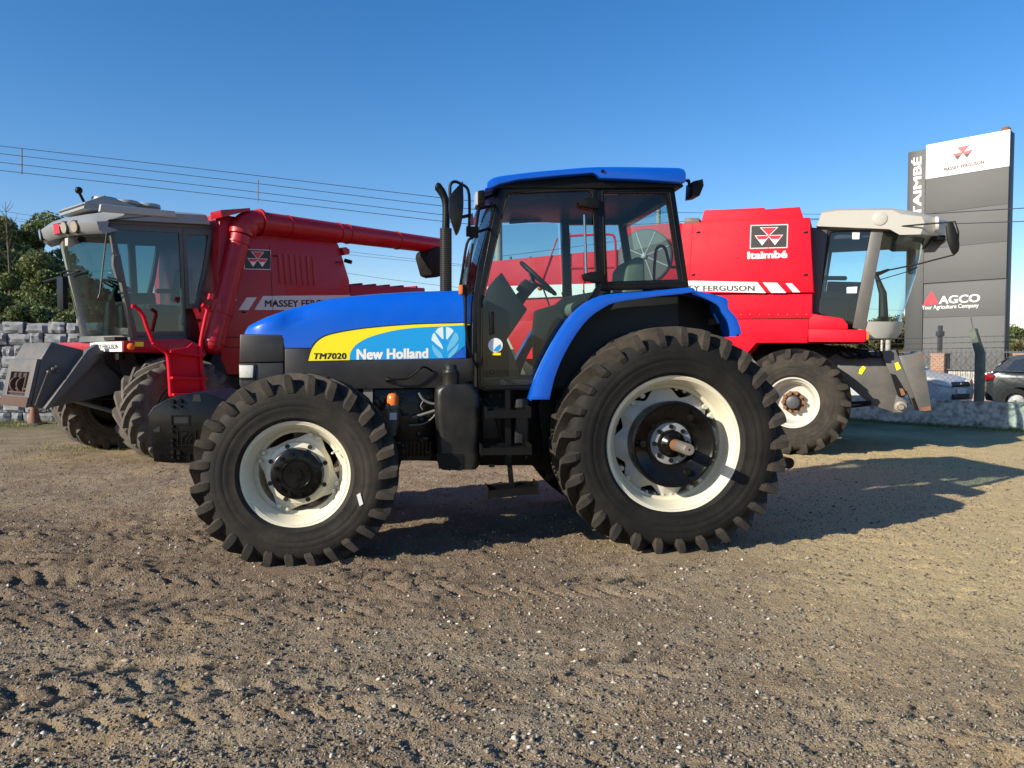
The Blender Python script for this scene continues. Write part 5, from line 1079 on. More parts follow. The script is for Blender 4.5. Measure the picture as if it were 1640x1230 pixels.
def grid_mesh(name, X, Y, Z, m):
    ny, nx = X.shape; me = bpy.data.meshes.new(name); co = np.stack([X, Y, Z], -1).reshape(-1, 3)
    i = np.arange(ny * nx).reshape(ny, nx); q = np.stack([i[:-1, :-1], i[:-1, 1:], i[1:, 1:], i[1:, :-1]], -1).reshape(-1, 4)
    me.vertices.add(len(co)); me.vertices.foreach_set('co', co.ravel().astype(np.float32))
    me.loops.add(q.size); me.loops.foreach_set('vertex_index', q.ravel().astype(np.int32)); me.polygons.add(len(q)); me.polygons.foreach_set('loop_start', np.arange(0, q.size, 4).astype(np.int32))
    me.update(calc_edges=True); me.polygons.foreach_set('use_smooth', [True] * len(q)); me.materials.append(m)
    o = bpy.data.objects.new(name, me); COL.objects.link(o); return o
def groundmat():
    m = bpy.data.materials.new('gravel_ground'); m.use_nodes = True; t = m.node_tree; p = t.nodes['Principled BSDF']; L = t.links.new
    g = nd(t, 'ShaderNodeNewGeometry'); pos = g.outputs['Position']; sp = nd(t, 'ShaderNodeSeparateXYZ'); L(pos, sp.inputs[0])
    def noise(sc, det=6, ro=0.6):
        n = nd(t, 'ShaderNodeTexNoise'); n.inputs['Scale'].default_value = sc; n.inputs['Detail'].default_value = det; n.inputs['Roughness'].default_value = ro; L(pos, n.inputs['Vector']); return n.outputs['Fac']
    def ramp(src, a, b, lo=0.0, hi=1.0):
        r = nd(t, 'ShaderNodeMapRange'); r.interpolation_type = 'SMOOTHSTEP'; r.inputs[1].default_value = a; r.inputs[2].default_value = b; r.inputs[3].default_value = lo; r.inputs[4].default_value = hi; L(src, r.inputs[0]); return r.outputs[0]
    def mix(f, a, b):
        x = nd(t, 'ShaderNodeMix', data_type='RGBA')
        for v, i in ((a, 6), (b, 7)):
            if isinstance(v, tuple): x.inputs[i].default_value = (*v, 1)
            else: L(v, x.inputs[i])
        if isinstance(f, float): x.inputs[0].default_value = f
        else: L(f, x.inputs[0])
        return x.outputs[2]
    def math_(op, a, b):
        x = nd(t, 'ShaderNodeMath', operation=op)
        for v, i in ((a, 0), (b, 1)):
            if isinstance(v, float): x.inputs[i].default_value = v
            else: L(v, x.inputs[i])
        return x.outputs[0]
    soil = mix(noise(1.7, 8, 0.7), (0.141, 0.100, 0.064), (0.346, 0.246, 0.154))
    soil = mix(ramp(noise(0.9, 7, 0.65), 0.50, 0.62), soil, (0.400, 0.278, 0.150))
    grav = mix(noise(140, 3, 0.7), (0.129, 0.101, 0.071), (0.595, 0.473, 0.323))
    base = mix(ramp(noise(2.6, 8, 0.7), 0.38, 0.62, 0.15, 0.85), soil, grav)
    tan = mix(noise(90, 4, 0.75), (0.348, 0.259, 0.132), (0.891, 0.688, 0.374))
    fr = math_('ADD', sp.outputs[0], math_('MULTIPLY', math_('SUBTRACT', noise(0.5, 6, 0.6), 0.5), 5.0))
    fr = math_('ADD', fr, math_('MULTIPLY', math_('SUBTRACT', sp.outputs[1], 4.0), 0.12))
    base = mix(ramp(fr, 0.4, 3.6), base, tan)
    yb = math_('MULTIPLY', ramp(math_('ADD', sp.outputs[1], math_('MULTIPLY', noise(0.8, 5, 0.6), 1.5)), 4.4, 5.2), ramp(math_('ADD', sp.outputs[1], math_('MULTIPLY', noise(0.8, 5, 0.6), 1.5)), 8.2, 6.8))
    xb = ramp(math_('ADD', sp.outputs[0], math_('MULTIPLY', noise(0.7, 5, 0.6), 1.5)), 2.2, 0.6)
    base = mix(math_('MULTIPLY', math_('MULTIPLY', yb, xb), 0.6), base, mix(noise(5, 7, 0.7), (0.11, 0.075, 0.052), (0.26, 0.18, 0.12)))
    far_green = ramp(math_('ADD', sp.outputs[1], math_('MULTIPLY', noise(0.6, 5, 0.6), 8.0)), 15.5, 21.0)
    base = mix(far_green, base, mix(noise(3, 6, 0.7), (0.12, 0.12, 0.05), (0.22, 0.20, 0.10)))
    v = nd(t, 'ShaderNodeTexVoronoi'); v.inputs['Scale'].default_value = 75; L(pos, v.inputs['Vector'])
    spk = math_('MULTIPLY', ramp(v.outputs['Distance'], 0.30, 0.22), ramp(noise(37, 2), 0.54, 0.60))
    base = mix(math_('MULTIPLY', spk, 0.8), base, (0.55, 0.51, 0.46))
    L(base, p.inputs['Base Color']); p.inputs['Roughness'].default_value = 0.95; p.inputs['Specular IOR Level'].default_value = 0.15
    b1 = nd(t, 'ShaderNodeBump'); b1.inputs['Strength'].default_value = 0.9; b1.inputs['Distance'].default_value = 0.03
    hh = math_('ADD', math_('MULTIPLY', noise(120, 4, 0.7), 0.6), math_('ADD', math_('MULTIPLY', noise(45, 5, 0.7), 0.8), math_('MULTIPLY', v.outputs['Distance'], -0.35)))
    L(hh, b1.inputs['Height']); L(b1.outputs[0], p.inputs['Normal']); return m
tag(grid_mesh('ground', X, Y, Z, groundmat()), 'brown gravel and churned mud yard', None, None, 'structure')
# loose stones
def scatter_mesh(name, P, S, m, shape='stone'):
    n = len(P)
    if shape == 'stone':
        b = np.array([(1, 0, 0), (-1, 0, 0), (0, 1, 0), (0, -1, 0), (0, 0, 1), (0, 0, -1)], float); F_ = np.array([(0, 2, 4), (2, 1, 4), (1, 3, 4), (3, 0, 4), (2, 0, 5), (1, 2, 5), (3, 1, 5), (0, 3, 5)])
        V = b[None] * rng.uniform(0.6, 1.25, (n, 6, 1)) * np.stack([S, S * rng.uniform(0.5, 1.0, n), S * rng.uniform(0.3, 0.7, n)], -1)[:, None]
        V += rng.normal(0, 0.15, (n, 6, 3)) * S[:, None, None]
        a = rng.uniform(0, 6.28, n); c, s = np.cos(a), np.sin(a); V = np.stack([V[..., 0] * c[:, None] - V[..., 1] * s[:, None], V[..., 0] * s[:, None] + V[..., 1] * c[:, None], V[..., 2]], -1) + P[:, None]
    else:          # blades: thin bent triangles
        F_ = np.array([(0, 1, 2)]); a = rng.uniform(0, 6.28, n); d = np.stack([np.cos(a), np.sin(a), 0 * a], -1); ln = rng.normal(0, 0.45, (n, 2)) * S[:, None]
        w = 0.0035 + S * 0.03; V = np.stack([P - d * w[:, None], P + d * w[:, None], P + np.concatenate([ln, S[:, None]], 1)], 1)
    k = V.shape[1]; F2 = (F_[None] + (np.arange(n) * k)[:, None, None]).reshape(-1, 3); me = bpy.data.meshes.new(name)
    me.vertices.add(n * k); me.vertices.foreach_set('co', V.reshape(-1).astype(np.float32)); me.loops.add(F2.size); me.loops.foreach_set('vertex_index', F2.ravel().astype(np.int32))
    me.polygons.add(len(F2)); me.polygons.foreach_set('loop_start', np.arange(0, F2.size, 3).astype(np.int32)); me.update(calc_edges=True); me.materials.append(m)
    o = bpy.data.objects.new(name, me); COL.objects.link(o); return o
n = 230000; yy = 2.2 + 8.5 * rng.random(n) ** 1.7; xx = (rng.random(n) * 2 - 1) * (0.75 * yy + 0.3); keep = rng.random(n) < np.where(xx > 1.5, 0.75, 1.0); xx, yy = xx[keep], yy[keep]
S = np.clip(rng.lognormal(math.log(0.0042), 0.55, len(xx)), 0.002, 0.022); zz_ = height(xx, yy) + S * 0.15
tag(scatter_mesh('gravel', np.stack([xx, yy, zz_], -1), S, M['stones']), 'loose pale gravel stones scattered over the yard', 'gravel', None, 'stuff')
n = 330; yy = 2.4 + 5.0 * rng.random(n) ** 1.3; xx = (rng.random(n) * 1.5 - 1) * 0.7 * yy; S = rng.uniform(0.007, 0.020, n)
tag(scatter_mesh('pale_stones', np.stack([xx, yy, height(xx, yy) + S * 0.1], -1), S, mat('pale_stone', (0.56, 0.51, 0.43), 0.9, var=0.35, vscale=3)), 'bigger whitish stones lying in the gravel', 'stones', None, 'stuff')
# grass at the wall feet and in the yard
GP = []; GS = []
for (x0, y0, x1, y1, w, k, hh) in ((-16, 15.6, -7, 16.3, 0.9, 9000, 0.10), (-9.5, 12.4, -5.5, 11.2, 0.8, 2500, 0.05), (-8.3, 9.8, -7.4, 9.6, 0.3, 600, 0.05), (10.4, 13.6, 7.0, 18.0, 0.45, 4000, 0.07), (9.0, 12.3, 10.5, 12.0, 0.25, 350, 0.05)):
    t = rng.random(k); p = np.stack([x0 + (x1 - x0) * t + rng.normal(0, w * 0.5, k), y0 + (y1 - y0) * t + rng.normal(0, w * 0.5, k)], -1); q = vnoise(p[:, 0] * 1.7, p[:, 1] * 1.7, 91) > -0.12
    p = p[q]; GP.append(np.stack([p[:, 0], p[:, 1], height(p[:, 0], p[:, 1])], -1)); GS.append(rng.uniform(0.3, 1.2, len(p)) * hh)
tag(scatter_mesh('grass', np.concatenate(GP), np.concatenate(GS), M['grass'], 'blade'), 'short green grass at the foot of the walls and in the yard', 'grass', None, 'stuff')
k = 26000; xx = rng.uniform(0.8, 9.5, k); yy = 2.6 + 10 * rng.random(k) ** 1.2; q = (fbm(xx * 0.8, yy * 0.8, 97, 3) + 0.12 * (xx - 2.2) > 0.0); xx, yy = xx[q], yy[q]
tag(scatter_mesh('dry_grass', np.stack([xx, yy, height(xx, yy) - 0.003], -1), rng.uniform(0.008, 0.022, len(xx)), M['dry'], 'blade'), 'flattened dry grass on the right side of the yard', 'grass', None, 'stuff')
# street beyond the low wall
rd = MB(); a0 = Vector((12.6, 13.0, 0.06)); a1 = Vector((5.0, 24.0, 0.06)); nn = Vector((0.82, 0.57, 0))
rd.poly([a0 + nn * 0.3, a1 + nn * 0.3, a1 + nn * 5.0, a0 + nn * 5.0 + Vector((8, -10, 0))]); tag(rd.build('road', M['asphalt']), 'asphalt street beyond the low wall', None, None, 'structure')

# ------------------------------------------------------------------ LEFT STONE WALL, CONE
sw = MB(); zrow = -0.05; wy = 16.6
rowh = [0.26, 0.25, 0.24, 0.26, 0.25, 0.25, 0.24, 0.26, 0.25]
for r_, hgt in enumerate(rowh):
    x = -20 + random.uniform(0, 0.4)
    while x < -4.2:
        w = random.uniform(0.24, 0.56); hh = hgt - 0.015 + (random.uniform(-0.05, 0.03) if r_ == 8 else random.uniform(-0.02, 0.01)); d = random.uniform(-0.035, 0.035)
        n0 = len(sw.v); nx_, nz_ = 5, 4; vs = []
        for i in range(nx_ + 1):
            for j in range(nz_ + 1):
                u, v = i / nx_, j / nz_; edge = min(u, 1 - u, v, 1 - v); bul = 0.05 + 0.05 * min(1, edge * 5) + random.uniform(-0.028, 0.028)
                vs.append((x + 0.012 + (w - 0.03) * u + random.uniform(-0.01, 0.01), wy - bul + d, zrow + hh * v + random.uniform(-0.008, 0.008)))
        fs = [(i * 5 + j, (i + 1) * 5 + j, (i + 1) * 5 + j + 1, i * 5 + j + 1) for i in range(nx_) for j in range(nz_)]
        base = len(vs); rim = [0 * 5 + j for j in range(5)] + [i * 5 + 4 for i in range(1, 6)] + [5 * 5 + j for j in (3, 2, 1, 0)] + [i * 5 for i in (4, 3, 2, 1)]
        vs += [(vs[i][0], wy + 0.25, vs[i][2]) for i in rim]
        fs += [(rim[i], rim[(i + 1) % len(rim)], base + (i + 1) % len(rim), base + i) for i in range(len(rim))]
        sw.add(vs, fs); x += w
    zrow += hgt
swm = mat('grey_rough_stone', (0.22, 0.23, 0.25), 0.9, var=0.45, vscale=2.6, dirt=(0.055, 0.056, 0.06), dirt_amt=0.6, dscale=5, bump=0.6, bscale=14)
swo = thing('stone_wall', 'rough grey stone block wall behind the left harvester', 'wall', (-12, wy, 0))
def shift(mb, o): mb.v = [(x - o[0], y - o[1], z - o[2]) for x, y, z in mb.v]; return mb
shift(sw, (-12, wy, 0)).build('stone_blocks', swm, swo, ang=20)
MB().box(-8.0, 7.8, -0.01, 0.26, -0.1, zrow - 0.05).build('mortar_core', M['inkgrey'], swo)
cn = gnd(24, 684); co_ = thing('traffic_cone', 'faded orange traffic cone standing against the stone wall', 'traffic cone', (cn.x, 15.9, 0))
MB().lathe([(0.0, 0.15), (0.03, 0.15), (0.03, 0.13), (0.52, 0.035), (0.53, 0.02)], (0, 0, 0), 20, 'z').build('cone_body', M['cone'], co_, ang=40)
MB().box(-0.18, 0.18, -0.18, 0.18, -0.01, 0.03).build('cone_base', M['inkgrey'], co_, bevel=0.01)

# ------------------------------------------------------------------ RIGHT LOW WALL, WIRE FENCE
wd_ = Vector((0.614, -0.789, 0)); wn = Vector((-0.789, -0.614, 0)); wp = Vector((10.0, 14.7, 0))
wa = math.atan2(wd_.y, wd_.x); low = thing('low_wall', 'low weathered concrete wall with black stains beside the yard', 'wall', wp, wa)
lwm = MB(); Nx, Nz = 120, 8; vs = []
for i in range(Nx + 1):
    for j in range(Nz + 1):
        x = -9 + 13 * i / Nx; z = -0.1 + 0.63 * j / Nz; vs.append((x, -0.14 + random.uniform(-0.008, 0.008), z + (random.uniform(-0.015, 0.01) if j == Nz else 0)))
fs = [(i * (Nz + 1) + j, (i + 1) * (Nz + 1) + j, (i + 1) * (Nz + 1) + j + 1, i * (Nz + 1) + j + 1) for i in range(Nx) for j in range(Nz)]
lwm.add(vs, fs); top = [vs[i * (Nz + 1) + Nz] for i in range(Nx + 1)]
lwm.loft([top, [(x, 0.12, z) for x, y, z in top], [(x, 0.12, -0.1) for x, y, z in top]], closed=False); lwm.build('wall_body', M['concrete'], low)
fence = thing('wire_fence', 'barbed wire fence with a bent mossy concrete post on the low wall', 'fence', wp, wa)
FW = Frame(wp.x, wp.y, math.degrees(wa))
def fpost(x):
    mb = MB(); zb = 0.1
    mb.prism([(x - 0.075, zb), (x + 0.075, zb), (x + 0.075, 1.52), (x + 0.0, 1.72), (x - 0.09, 2.02), (x - 0.20, 1.97), (x - 0.075, 1.5)], -0.075, 0.075)
    mb.tube([(x - 0.14, 0, 1.98), (x - 0.18, 0, 2.2), (x - 0.24, 0, 2.42)], 0.012, 6); return mb
px_ = FW.P(1569, 600, 0).x
# the arm of the post leans over the wall, seen from the yard as a bend to the left
mb = MB(); b0 = Vector((px_, 0, 0.1)); B = [(px_ - 0.075, 0.1), (px_ + 0.075, 0.1), (px_ + 0.075, 1.55)]
fpost(px_).build('fence_post', M['postmat'], fence, bevel=0.012)
fpost(px_ - 5.2).build('fence_post', M['postmat'], fence, bevel=0.012); fpost(px_ + 2.9).build('fence_post', M['postmat'], fence, bevel=0.012)
bw = MB()
for a_, b_ in ((540, 0), (549, 0), (558, 0)):
    p = FW.P(1540, a_, 0); pts = [(px_ - 8 + k * 0.6, random.uniform(-0.01, 0.01), p.z + 0.01 * math.sin(k)) for k in range(20)]; bw.tube(pts, 0.0045, 5)
    for k in range(75): c = Vector((px_ - 8 + k * 0.15, 0, p.z)); bw.tube([c + Vector((-0.012, 0, -0.018)), c + Vector((0.012, 0, 0.018))], 0.003, 4)
bw.build('barbed_wire', M['wire'], fence)
lk = MB(); s_ = 0.11
for k in range(-75, 30):
    x = px_ + k * s_
    for sg in (1, -1): lk.tube([(x, 0, 0.5), (x + sg * 0.95, 0, 1.45)], 0.0016, 3)
lk.build('chain_link', M['wire'], fence)

# ------------------------------------------------------------------ FAR RAILING WITH BRICK PILLARS
rl0 = at(1440, 600, 24.0); rdir = Vector((0.62, -0.785, 0)); ra = math.atan2(rdir.y, rdir.x); RO = Vector((at(1495, 600, 22.5).x, 22.5, 0)); RFm = Frame(RO.x, RO.y, math.degrees(ra))
bwl = thing('boundary_wall', 'white painted low wall on a brick base across the street', 'wall', RO, ra)
MB().box(-8, 9, 0.0, 0.2, -0.1, 0.58).build('brick_base', M['brick'], bwl); MB().box(-8, 9, 0.02, 0.18, 0.58, 1.06).build('white_band', M['whitewash'], bwl)
rlg = thing('iron_railing', 'thin dark iron railing with crossed bars above the white wall', 'railing', RO, ra)
ir = MB()
for k in range(-60, 70): x = k * 0.13; ir.box(x - 0.006, x + 0.006, -0.097, -0.085, 0.55, 1.62)
ir.build('upright_bars', M['iron'], rlg)
ir = MB()
for z in (0.62, 1.05, 1.55): ir.box(-8, 9, -0.082, -0.06, z - 0.015, z + 0.015)
ir.build('rails', M['iron'], rlg)
ir = MB()
for k in range(-30, 34): x = k * 0.26; ir.tube([(x, -0.07, 1.07), (x + 0.26, -0.07, 1.53)], 0.006, 4).tube([(x + 0.26, -0.07, 1.07), (x, -0.07, 1.53)], 0.006, 4)
ir.build('crossed_bars', M['iron'], rlg)
for i, (px, lb) in enumerate(((1506, 'orange brick pillar in the railing below the sign, nearest the silver car'), (1639, 'orange brick pillar at the right edge of the photo behind the dark car'))):
    q = RFm.P(px, 600, 0); w = RFm.o + RFm.u * q.x
    o = MB().box(-0.19, 0.19, -0.24, 0.20, -0.1, 1.47).box(-0.20, 0.20, -0.25, 0.21, 1.47, 1.52).build('brick_pillar', M['brick'], bevel=0.008); o.location = (w.x, w.y, 0); o.rotation_euler = (0, 0, ra); tag(o, lb, 'pillar', 'brick pillars of the railing')
q = at(1505, 565, 23.2); sp_o = MB().box(-0.055, 0.055, -0.05, 0.05, 0, 2.38).box(-0.10, 0.10, -0.07, 0.07, 2.05, 2.2).build('dark_post', M['signdark'], bevel=0.006); sp_o.location = (q.x, q.y, 0); tag(sp_o, 'thin dark post with a small box in front of the big sign', 'post')

# ------------------------------------------------------------------ SIGN
SR = at(1613, 400, 27.0); SF = Frame(SR.x, SR.y, -47.0)
sign = thing('sign_tower', 'tall charcoal dealer sign with a white top panel and red triangle emblem', 'sign', SF.o, SF.a)
def spx(pts, ly=0): return [SF.P(a, b, ly) for a, b in pts]
wl_ = SF.P(1482, 300, 0).x; ll_ = SF.P(1453, 300, 0).x; ztS = SF.P(1613, 208, 0).z; zgap = SF.P(1612, 267, 0).z; zmid = SF.P(1604, 446, 0).z
MB().box(ll_, wl_ - 0.008, 0.02, 0.62, -0.1, SF.P(1453, 244, 0).z).build('name_strip', M['signdark'], sign, bevel=0.01)
MB().box(wl_, 0.0, 0.06, 0.60, -0.1, ztS - 0.02).build('tower_body', M['signdark'], sign, bevel=0.01)
MB().box(wl_, 0.0, 0.0, 0.06, zgap + 0.005, ztS).build('white_panel', M['signwhite'], sign, bevel=0.006)
zs_ = [zgap - 0.005, SF.P(1609, 327, 0).z, SF.P(1607, 387, 0).z, zmid]
for i in range(3): MB().box(wl_, -0.01, 0.012, 0.06, zs_[i + 1] + 0.005, zs_[i]).build('grey_panel', M['signgrey'], sign, bevel=0.008)
zs2 = [zmid - 0.04, SF.P(1602, 505, 0).z, -0.1]
for i in range(2): MB().box(wl_ + 0.01, -0.02, 0.03, 0.06, zs2[i + 1] + 0.005, zs2[i]).build('lower_panel', M['signgrey'], sign, bevel=0.008)
MB().lathe([(0, 0.16), (0.12, 0.16), (0.2, 0.1), (0.22, 0.02)], (-0.2, 0.3, ztS - 0.02), 14, 'z').build('top_lamp', M['rust'], sign)
lettering('ITAIMBÉ', spx([(1475.5, 352), (1475.5, 250), (1459.5, 253), (1459, 354)], 0.02), M['signwhite'], sign, bold=0.03)
tri_logo(quadf(spx([(1520, 262), (1562, 252), (1564, 227), (1523, 237)], 0)), (0, -0.008, 0), sign, plain=True)
lettering('MASSEY FERGUSON', spx([(1511.5, 274.5), (1576, 262), (1576, 256.5), (1511.5, 269)], 0), M['ink'], sign, off=(0, -0.006, 0), bold=0.045, spacing=1.15)
lettering('AGCO', spx([(1503.5, 487), (1569.5, 483.5), (1570, 470.5), (1504, 474.5)], 0.03), M['signwhite'], sign, off=(0, -0.006, 0), bold=0.03)
lettering('Your Agriculture Company', spx([(1476.5, 498), (1567.5, 494), (1567.7, 485.5), (1476.5, 489.5)], 0.03), M['signwhite'], sign, off=(0, -0.006, 0), bold=0.015)
tr = MB()
for q in ([(1478, 488.5), (1492, 465.5), (1503.5, 487), (1496, 487.3), (1490, 479), (1488, 488)], ): tr.poly([p + Vector((0, -0.006, 0)) for p in spx(q, 0.03)])
for q in ([(1489, 488), (1491, 481), (1492.5, 488)], [(1493.5, 487.6), (1492, 482), (1495.5, 487.5)]): tr.poly([p + Vector((0, -0.006, 0)) for p in spx(q, 0.03)])
tr.build('red_triangle', M['logored'], sign)

# ------------------------------------------------------------------ CARS
def car(name, label, paint, loc, ang, hatch=True):
    c = thing(name, label, 'car', loc, ang); Lh = 2.0; W2 = 0.84
    prof = sm2([(1.99, 0.30), (2.03, 0.52), (1.96, 0.72), (1.75, 0.84), (1.35, 0.93), (1.02, 0.98)], 3) + sm2([(1.02, 0.98), (0.2, 0.99), (-1.0, 1.01), (-1.72, 1.05)], 3)[1:] + sm2([(-1.72, 1.05), (-1.92, 0.92), (-1.97, 0.72), (-1.98, 0.5), (-1.93, 0.30)], 3)[1:]
    def arch(cx): return [(cx + 0.37 * math.cos(a), 0.28 + 0.37 * math.sin(a)) for a in [math.pi * k / 10 for k in range(11)]]
    under = [(-1.6, 0.26)] + arch(-1.28)[::-1] + arch(1.25)[::-1] + [(1.68, 0.26)]
    poly = prof + under
    def sec(y, inset): 
        out = []
        for x, z in poly: out.append(Vector((x * (1 - inset * 0.03 - 0.045 * inset * max(0, abs(x) - 1.2)), y, z - (0.05 * inset * max(0, z - 0.8) / 0.2))))
        return out
    b = MB().loft([sec(-W2, 1.6), sec(-W2 + 0.03, 0.7), sec(-W2 + 0.14, 0.15), sec(0, 0), sec(W2 - 0.14, 0.15), sec(W2 - 0.03, 0.7), sec(W2, 1.6)]).build('body', paint, c, ang=42)
    gh = [(1.02, 0.97), (0.35, 1.36), (0.0, 1.45), (-0.9, 1.46), (-1.45, 1.38), (-1.78, 1.03)]
    def gsec(y, s): return [Vector((x * s, y, z)) for x, z in gh]
    lo_, hi_ = -0.76, -0.58
    g = MB(); vs = []
    for sg in (1, -1): vs.append([Vector((x * (0.99 if z < 1.2 else 0.985), sg * (lo_ + (hi_ - lo_) * min(1, max(0, (z - 0.97) / 0.45))), z)) for x, z in gh])
    ring_ = [vs[0], [Vector((p.x * 1.02, p.y * 0.85, p.z + (0.02 if p.z > 1.2 else 0))) for p in vs[0]], [Vector((p.x * 1.02, p.y * 0.85, p.z + (0.02 if p.z > 1.2 else 0))) for p in vs[1]], vs[1]]
    MB().loft(ring_).build('cabin', paint, c, ang=30)
    for sg in (1, -1):
        for q in ([(0.83, 1.02), (0.33, 1.31), (-0.05, 1.385), (-0.12, 1.02)], [(-0.20, 1.02), (-0.13, 1.39), (-0.85, 1.40), (-1.05, 1.36), (-1.05, 1.03)], [(-1.12, 1.04), (-1.12, 1.35), (-1.36, 1.30), (-1.52, 1.06)]):
            MB().poly([Vector((x * 0.99, sg * (lo_ + (hi_ - lo_) * min(1, max(0, (z - 0.97) / 0.45)) - 0.004), z)) for x, z in q]).build('side_window', M['carglass'], c)
    MB().poly([Vector((0.98, s * 0.62, 1.01)) for s in (-1, 1)] + [Vector((0.37, s * 0.49, 1.38)) for s in (1, -1)]).build('windscreen', M['carglass'], c)
    MB().poly([Vector((-1.79, s * 0.60, 1.09)) for s in (-1, 1)] + [Vector((-1.50, s * 0.50, 1.39)) for s in (1, -1)]).build('rear_window', M['carglass'], c)
    MB().prism([(2.02, 0.62), (2.045, 0.66), (2.0, 0.75), (1.96, 0.73)], -0.44, 0.44).prism([(2.03, 0.33), (2.05, 0.36), (2.045, 0.45), (2.02, 0.46)], -0.4, 0.4).build('grille', M['ink'], c, bevel=0.01)
    MB().box(2.035, 2.052, -0.2, 0.2, 0.47, 0.585).build('number_plate', M['white'], c); MB().box(-2.0, -1.975, -0.2, 0.2, 0.70, 0.82).build('number_plate', M['white'], c)
    MB().box(2.04, 2.06, -0.06, 0.06, 0.685, 0.72).build('badge', M['steel'], c)
    for sg in (-1, 1):
        h_ = sg * 0.83
        MB().loft([[Vector((2.04, sg * 0.46, 0.64)), Vector((2.01, sg * 0.46, 0.75)), Vector((1.86, sg * 0.46, 0.76))], [Vector((2.0, sg * 0.71, 0.66)), Vector((1.96, sg * 0.71, 0.80)), Vector((1.80, sg * 0.70, 0.80))], [Vector((1.92, sg * 0.845, 0.69)), Vector((1.86, sg * 0.845, 0.83)), Vector((1.72, sg * 0.80, 0.83))], [Vector((1.66, sg * 0.872, 0.76)), Vector((1.60, sg * 0.866, 0.85)), Vector((1.46, sg * 0.82, 0.82))]]).build('headlight', M['lamp'], c, ang=60)
        MB().prism([(-2.0, 0.78), (-1.76, 0.82), (-1.70, 0.93), (-1.95, 1.0)], sg * 0.60, sg * 0.868).build('taillight', M['taillight'], c, bevel=0.02)
        MB().obox((0.78, sg * 0.90, 1.02), (0.12, 0.16, 0.11)).build('wing_mirror', paint, c, bevel=0.03)
        MB().box(-0.55, -0.40, sg * 0.842 - 0.012, sg * 0.842 + 0.012, 0.86, 0.885).build('door_handle', paint, c, bevel=0.005)
        MB().prism([(1.96, 0.36), (1.97, 0.46), (1.80, 0.47), (1.80, 0.36)], sg * 0.55, sg * 0.74).build('fog_lamp', M['ink'], c, bevel=0.01)
        for x in (1.25, -1.28):
            w = MB().lathe([(0.0, 0.205), (-0.02, 0.20), (0.0, 0.19), (0.06, 0.17), (0.07, 0.02)], n=36, caps=False)
            for k in range(10): a = k * math.pi / 5; w.prism([(0.05 * math.cos(a - 0.3), 0.05 * math.sin(a - 0.3)), (0.19 * math.cos(a - 0.09), 0.19 * math.sin(a - 0.09)), (0.19 * math.cos(a + 0.09), 0.19 * math.sin(a + 0.09)), (0.05 * math.cos(a + 0.3), 0.05 * math.sin(a + 0.3))], -0.005, 0.03)
            w = w.build('wheel', M['steelrim'], c, ang=35); w.location = (x, sg * 0.80, 0.31); w.scale = (1, -sg * -1 if sg < 0 else -1, 1)
            MB().lathe([(-0.01, 0.205), (-0.02, 0.22), (-0.02, 0.28), (0.0, 0.305), (0.09, 0.31), (0.17, 0.305), (0.18, 0.2)], n=36, caps=False).build('tyre', M['rubber_clean'], w, ang=50)
    return c
M['carglass'] = mat('dark_car_glass', (0.02, 0.024, 0.026), 0.06, var=0.1, coat=0.8, spec=0.8)
M['steelrim'] = mat('alloy_rim', (0.5, 0.5, 0.5), 0.3, metal=0.7, var=0.05)
fw_a = rad(305); p = at(1537, 620, 17.6); fd = Vector((math.cos(fw_a), math.sin(fw_a), 0))
car('parked_car', 'silver hatchback parked behind the low wall, only its front showing', M['silvercar'], Vector((p.x, p.y, 0.10)) - fd * 2.0, fw_a)
fa = math.atan2(-0.62, 0.785); p = at(1627, 640, 18.3); fd = Vector((math.cos(fa), math.sin(fa), 0))
car('parked_car', 'dark grey hatchback at the right edge with its tail lamp showing', M['darkcar'], Vector((p.x, p.y, 0.04)) + fd * 1.28 + Vector((-fd.y, fd.x, 0)) * 0.8, fa)
p = at(1653, 600, 26.5); car('parked_car', 'dark maroon car parked behind the railing beside the sign', M['maroon'], Vector((p.x, p.y, 0.12)), rad(-125))

